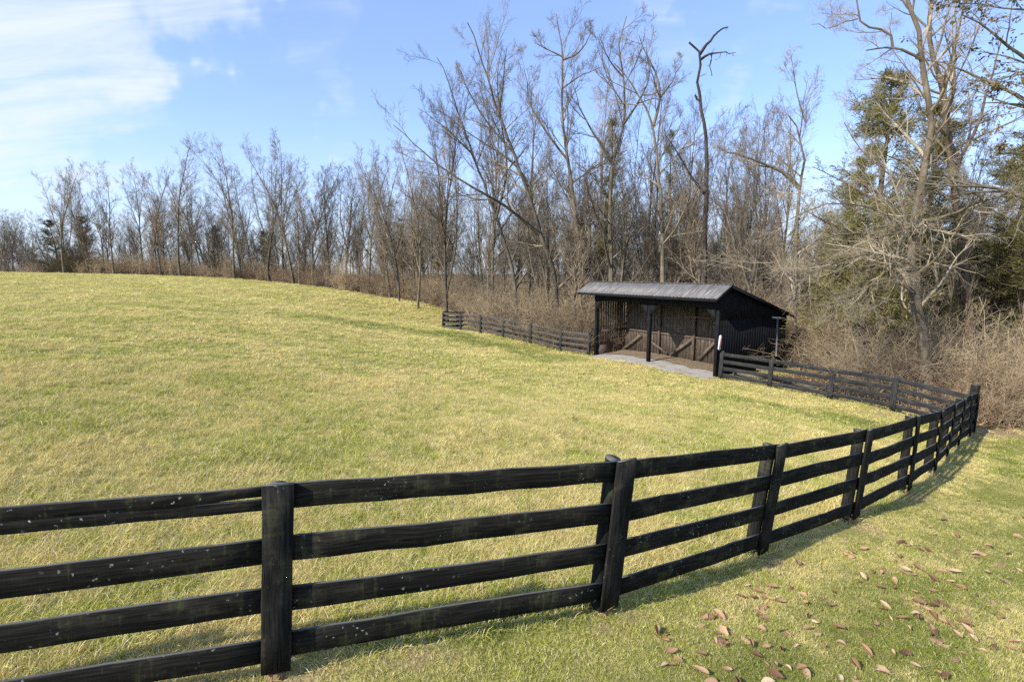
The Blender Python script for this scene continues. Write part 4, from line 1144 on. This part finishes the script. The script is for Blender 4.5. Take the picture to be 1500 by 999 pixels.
# ------------------------------------------------------------------ scattered stuff through geometry nodes
def source(name, meshes):
    c = bpy.data.collections.new(name)
    for i, m in enumerate(meshes):
        o = bpy.data.objects.new('%s_%02d' % (name, i), m); c.objects.link(o)
    return c
def instancer(name, label, P, rot, scale, idx_, tint, lush, coll):
    me = bpy.data.meshes.new(name); N = len(P)
    me.vertices.add(N); me.vertices.foreach_set('co', np.asarray(P, np.float32).ravel())
    for k, typ, v in (('rot', 'FLOAT_VECTOR', rot), ('scl', 'FLOAT_VECTOR', scale)):
        a = me.attributes.new(k, typ, 'POINT'); a.data.foreach_set('vector', np.asarray(v, np.float32).ravel())
    a = me.attributes.new('idx', 'INT', 'POINT'); a.data.foreach_set('value', np.asarray(idx_, np.int32))
    a = me.attributes.new('tint', 'FLOAT', 'POINT'); a.data.foreach_set('value', np.asarray(tint, np.float32))
    a = me.attributes.new('lush', 'FLOAT', 'POINT'); a.data.foreach_set('value', np.asarray(lush, np.float32))
    o = link(name, me); tag(o, label, kind='stuff')
    ng = bpy.data.node_groups.new(name + '_nodes', 'GeometryNodeTree')
    ng.interface.new_socket('Geometry', in_out='INPUT', socket_type='NodeSocketGeometry'); ng.interface.new_socket('Geometry', in_out='OUTPUT', socket_type='NodeSocketGeometry')
    N_ = ng.nodes; gi = N_.new('NodeGroupInput'); go = N_.new('NodeGroupOutput')
    ci = N_.new('GeometryNodeCollectionInfo'); ci.inputs['Collection'].default_value = coll
    ci.inputs['Separate Children'].default_value = True; ci.inputs['Reset Children'].default_value = True
    ip = N_.new('GeometryNodeInstanceOnPoints'); ip.inputs['Pick Instance'].default_value = True
    def na(nm, dt):
        n_ = N_.new('GeometryNodeInputNamedAttribute'); n_.data_type = dt; n_.inputs[0].default_value = nm; return n_.outputs[0]
    e2r = N_.new('FunctionNodeEulerToRotation')
    L = ng.links.new
    L(gi.outputs[0], ip.inputs['Points']); L(ci.outputs[0], ip.inputs['Instance']); L(na('idx', 'INT'), ip.inputs['Instance Index'])
    L(na('rot', 'FLOAT_VECTOR'), e2r.inputs[0]); L(e2r.outputs[0], ip.inputs['Rotation']); L(na('scl', 'FLOAT_VECTOR'), ip.inputs['Scale'])
    L(ip.outputs[0], go.inputs[0])
    o.modifiers.new('scatter', 'NODES').node_group = ng
    return o

# --- the far wood that reads as one mass
wood_src = bpy.data.collections.new('far_wood_source')
for i, pr_ in enumerate(PROTOS):
    o = bpy.data.objects.new('far_wood_%02d' % i, pr_[1]); wood_src.objects.link(o)
rg = np.random.default_rng(23)
fw = scatter(420, (-150, 1750), lambda r: 28 + 70 * r.uniform(0, 1), rg, 2.4)
N = len(fw); hs = rg.uniform(.42, .72, N) * np.where(np.array([q[2] for q in fw]) < 620, .85, 1.0)
instancer('far_wood', 'grey mass of bare treetops deep in the wood', [(q[0], q[1], gz(q[0], q[1])[0] - .3) for q in fw], np.stack([rg.normal(0, .05, N), rg.normal(0, .05, N), rg.uniform(0, 6.28, N)], -1),
          np.stack([hs * 1.1, hs * 1.1, hs], -1), rg.integers(0, 9, N), rg.uniform(0, 1, N), np.zeros(N), wood_src)

# --- brush
def proto_bush(seed, H, W, stems, mat, k2=9, k3=5, tw=.0075, arch=-.02):
    rg = np.random.default_rng(seed)
    st = np.zeros((stems, 3)); st[:, :2] = rg.normal(0, W * .3, (stems, 2)); st[:, 2] = -.1
    a = rg.uniform(0, 2 * math.pi, stems); sp = rg.uniform(.05, .7, stems)
    d = np.stack([np.cos(a) * sp, np.sin(a) * sp, np.ones(stems)], -1); L = H * rg.uniform(.55, 1.15, stems)
    C1 = grow(st, d, L, 8, .13, arch, rg); R1 = (L * .0045)[:, None] * np.linspace(1, .3, 8)[None]
    b_ = Branches(); b_.add(C1, R1, 4)
    C2, R2, L2 = spawn(C1, R1, L, k2, .12, 1, (25, 75), (.2, .45), 5, .2, 0, rg, .7, tw, .45, .4)
    b_.add(C2, R2, 3)
    C3, R3, L3 = spawn(C2, R2, L2, k3, .1, 1, (25, 75), (.3, .6), 3, .2, 0, rg, .8, tw * .8, .5, .3)
    b_.add(C3, R3, 3)
    return b_.mesh('brush_%d' % seed, mat)
bush = source('brush_source', [proto_bush(71, 4.2, 2.4, 34, M_BRUSH), proto_bush(72, 3.6, 2.6, 40, M_BRUSH, arch=-.07), proto_bush(73, 2.6, 2.6, 44, M_BRUSHRED, arch=-.09), proto_bush(74, 4.8, 1.8, 22, M_BRUSH, k2=8), proto_bush(75, 3.0, 2.4, 40, M_BRUSHRED), proto_bush(76, 4.4, 2.6, 12, M_PALETWIG, k2=7, k3=3, arch=-.05)])
rg = np.random.default_rng(9)
P, Rt, Sc, Ix = [], [], [], []
def add_brush(lst, ixs, sc):
    for (x, y, px, d) in lst:
        P.append((x, y, gz(x, y)[0])); Rt.append((rg.normal(0, .06), rg.normal(0, .06), rg.uniform(0, 6.28)))
        s_ = rg.uniform(*sc); Sc.append((s_ * rg.uniform(.9, 1.25), s_ * rg.uniform(.9, 1.25), s_)); Ix.append(int(rg.choice(ixs)))
add_brush(scatter(230, (-40, 660), lambda r: .8 + 22 * r.uniform(0, 1) ** 1.6, rg, 1.1), [2, 4, 1, 0, 3], (.5, 1.25))
add_brush(scatter(330, (640, 1120), lambda r: .5 + 20 * r.uniform(0, 1) ** 1.6, rg, .8), [0, 1, 1, 3, 0, 4, 5], (.65, 1.15))
add_brush(scatter(260, (1090, 1650), lambda r: .6 + 16 * r.uniform(0, 1) ** 1.5, rg, .7), [0, 1, 1, 3, 4, 5], (.5, 1.0))
N = len(P)
instancer('undergrowth', 'dense tangle of bare brown brush filling the foot of the woods', P, Rt, Sc, Ix, rg.uniform(0, 1, N), np.zeros(N), bush)

# --- grass tufts
def tuft(seed, n, rad, L0, L1, w_, lay):
    rg = np.random.default_rng(seed)
    a = rg.uniform(0, 2 * math.pi, n); rr_ = rad * np.sqrt(rg.uniform(0, 1, n))
    b0 = np.stack([rr_ * np.cos(a), rr_ * np.sin(a), np.full(n, -.008)], -1)
    az = rg.uniform(0, 2 * math.pi, n); le = np.abs(rg.normal(lay, .35, n))
    h = np.stack([np.cos(az), np.sin(az), np.zeros(n)], -1); L = rg.uniform(L0, L1, n)[:, None]
    sd = np.stack([-np.sin(az), np.cos(az), np.zeros(n)], -1)
    sd = unit(sd + rg.normal(0, .5, (n, 3))) * (w_ * rg.uniform(.6, 1.3, n))[:, None]
    th0 = np.clip(.25 + le * .5, 0, 1.3)[:, None]; th1 = np.clip(.5 + le, 0, 1.75)[:, None]
    m = b0 + L * .5 * (h * np.sin(th0) + np.array([0, 0, 1]) * np.cos(th0)); e = m + L * .5 * (h * np.sin(th1) + np.array([0, 0, 1]) * np.cos(th1))
    V = np.stack([b0 - sd, b0 + sd, m + sd * .8, m - sd * .8, e], 1).reshape(-1, 3)
    i = np.arange(n)[:, None] * 5
    return mk_mesh('tuft_%d' % seed, V, [i + np.array([[0, 1, 2, 3]]), i + np.array([[3, 2, 4]])], mats=[M_GRASS], attrs=dict(blade=np.repeat(rg.uniform(0, 1, n), 5)))
tufts = source('grass_source', [tuft(81, 46, .10, .05, .14, .0026, .65), tuft(82, 46, .11, .04, .11, .0024, .95), tuft(83, 40, .13, .09, .22, .0026, .85),
                                tuft(84, 60, .13, .03, .07, .0024, .5), tuft(85, 90, .32, .07, .16, .0060, .7), tuft(86, 90, .34, .06, .14, .0065, .9)])
rg = np.random.default_rng(13)
def ring(n, d0, d1, p=1.0, half=58):
    a = np.radians(rg.uniform(-half, half, n)); d = np.sqrt(rg.uniform(d0 ** 2, d1 ** 2, n)) if p == 1 else d0 + (d1 - d0) * rg.uniform(0, 1, n) ** p
    return d * np.sin(a), d * np.cos(a), d
xs, ys, ds, far = [], [], [], []
for (n, d0, d1, fr) in ((26000, 1.6, 8, 0), (42000, 8, 17, 0), (26000, 15, 30, 1), (30000, 28, 62, 1), (14000, 55, 100, 1)):
    x, y, d = ring(n, d0, d1); xs.append(x); ys.append(y); ds.append(d); far.append(np.full(n, fr))
xs, ys, ds, far = map(np.concatenate, (xs, ys, ds, far))
e = edge_d(xs, ys); fd_ = poly_d(FL, xs, ys); s_, t_ = to_s(xs, ys)
ok = (e < rg.normal(0.0, .35, len(xs))) & ~((s_ > -.15) & (s_ < SL + .1) & (t_ > -1.05 + .1 * np.sin(s_ * 2.1)) & (t_ < SD))
bare_ = np.exp(-((np.abs(fd_) - .15) / .3) ** 2) * .5 * (np.sin(xs * 3.1 + ys * 1.7) > -.2)
bare_ = np.maximum(bare_, .55 * np.exp(-(poly_d(bd, xs, ys) / .35) ** 2)); bare_ = np.maximum(bare_, .8 * np.exp(-(poly_d(strip, xs, ys) / 1.1) ** 2))
ok &= rg.uniform(size=len(xs)) > bare_
xs, ys, ds, far, fd_ = xs[ok], ys[ok], ds[ok], far[ok], fd_[ok]
N = len(xs); zs = gz(xs, ys)
out = fd_ < 0
ix = np.where(far > 0, rg.integers(4, 6, N), np.where(out, rg.choice([1, 3, 3, 1], N), rg.choice([0, 1, 2, 2, 0], N)))
clump = .5 + .5 * np.sin(xs * 1.3 + 2 * np.sin(ys * .9)) * np.sin(ys * 1.1 + 1.5 * np.sin(xs * .7))
sc = rg.uniform(.7, 1.25, N) * (.8 + .4 * clump) * np.where(out, .62, .86)
sc *= np.where(far > 0, np.clip(ds / 26, .8, 2.2), 1)
gsw = np.maximum(.26 * np.exp(-(poly_d(gpath, xs, ys) / .9) ** 2), .35 * np.exp(-(poly_d(gpath2, xs, ys) / 2.2) ** 2))
pt = .5 + .25 * np.sin(xs * 2.3 + 1.7 * np.sin(ys * 1.9 + 1)) + .25 * np.sin(ys * 2.9 + 2.1 * np.sin(xs * 1.5 + 2))
lush = np.where(out, np.clip(.14 + .42 * (pt - .32), -.02, .4) - .30 * np.exp(-((fd_ + .40) / .32) ** 2) + .10 * np.exp(-((fd_ + 1.3) / .5) ** 2), 0.0) + gsw
flat = np.where(far > 0, .6 / np.clip(ds / 26, .8, 2.2) + .25, 1.0)
instancer('grass', 'rough winter grass of the pasture and lawn', np.stack([xs, ys, zs], -1), np.stack([rg.normal(0, .12, N), rg.normal(0, .12, N), rg.uniform(0, 6.28, N)], -1),
          np.stack([sc, sc, sc * flat], -1), ix, rg.uniform(0, 1, N), lush, tufts)

# --- fallen leaves
def leaf_mesh(seed, curl, bend, lobed=False, mat=None):
    rg = np.random.default_rng(seed); n = 9
    s = np.linspace(0, 1, n); wv = .5 * np.sin(math.pi * s ** .85) ** .8 * .54
    if lobed: wv = wv * (1 + .18 * np.sin(s * 15))
    V = []
    for k in range(n):
        for c_ in (-1, -.5, 0, .5, 1):
            x = s[k] - .5; y = c_ * wv[k]
            z = curl * (c_ ** 2) * wv[k] * 1.6 + bend * ((s[k] - .5) ** 2) * 2 + .02 * math.sin(7 * s[k] + c_ * 2 + seed)
            yy = y * (1 - .35 * curl * abs(c_))
            V.append((x, yy, z * .7))
    i = np.arange(n * 5).reshape(n, 5)
    q = np.stack([i[:-1, :-1], i[:-1, 1:], i[1:, 1:], i[1:, :-1]], -1).reshape(-1, 4)
    return mk_mesh('leaf_%d' % seed, np.array(V), [q], smooth=True, mats=[mat])
LV = [leaf_mesh(91, .5, .3, mat=M_LEAF), leaf_mesh(92, 1.1, .4, mat=M_LEAF), leaf_mesh(93, .3, -.4, True, M_LEAF), leaf_mesh(94, -.8, .2, mat=M_LEAF), leaf_mesh(95, .9, .5, False, M_LEAFPALE), leaf_mesh(96, .6, -.3, mat=M_LEAFPALE)]
def put_leaf(x, y, size, k, label, group):
    o = link('fallen_leaf', LV[k]); o.location = (x, y, gz(x, y)[0] + .012 + random.uniform(0, .018)); o.scale = (size,) * 3
    o.rotation_euler = (random.gauss(0, .25), random.gauss(0, .25), random.uniform(0, 6.28))
    return tag(o, label, 'leaf', group)
rg = np.random.default_rng(17); cnt = 0
centers = [(rg.uniform(1080, 1500), rg.uniform(800, 995)) for _ in range(26)]
while cnt < 255:
    if rg.uniform() < .2: c0 = centers[int(rg.integers(0, 26))]; px, py = c0[0] + rg.normal(0, 38), c0[1] + rg.normal(0, 22)
    else: px, py = rg.uniform(960, 1600), 690 + 340 * rg.uniform() ** .75
    h = hit(px, py)
    if h is None: continue
    f_ = poly_d(FL, np.array([h[0]]), np.array([h[1]]))[0]
    if f_ > -.35 or py > 1030: continue
    put_leaf(h[0], h[1], rg.choice([rg.uniform(.05, .09), rg.uniform(.09, .145)]), int(rg.choice([0, 1, 2, 3, 0, 1, 4, 5])), 'curled brown leaf lying on the short grass outside the near fence', 'brown leaves on the lawn outside the fence'); cnt += 1
cnt = 0
while cnt < 42:
    px, py = rg.uniform(0, 1050), rg.uniform(770, 960); h = hit(px, py)
    f_ = poly_d(FL, np.array([h[0]]), np.array([h[1]]))[0]
    if f_ < .12: continue
    put_leaf(h[0], h[1], rg.uniform(.08, .14), int(rg.choice([4, 5, 0, 5])), 'pale dry leaf lying in the pasture grass just inside the near fence', 'pale leaves in the pasture along the fence'); cnt += 1
# loose litter under the woods edge
lit_src = source('litter_source', [leaf_mesh(97, .8, .4, mat=M_LEAF), leaf_mesh(98, .4, -.3, True, M_LEAF), leaf_mesh(99, 1.0, .5, mat=M_LEAFPALE)])
rg = np.random.default_rng(19)
x, y, d = ring(16000, 14, 30, half=52); e = edge_d(x, y); k = (e > -.8) & (x > 4) & (e < 7) & (rg.uniform(size=len(x)) < np.clip(.5 + e, .15, 1))
s_, t_ = to_s(x, y); k &= ~((s_ > -.2) & (s_ < SL + .2) & (t_ > -.2) & (t_ < SD + .1))
x, y = x[k], y[k]; N = len(x); sz = rg.uniform(.08, .15, N)
instancer('leaf_litter', 'brown fallen leaves carpeting the ground under the right woods', np.stack([x, y, gz(x, y) + .03], -1), np.stack([rg.normal(0, .4, N), rg.normal(0, .4, N), rg.uniform(0, 6.28, N)], -1),
          np.stack([sz, sz, sz], -1), rg.integers(0, 3, N), rg.uniform(0, 1, N), np.zeros(N), lit_src)
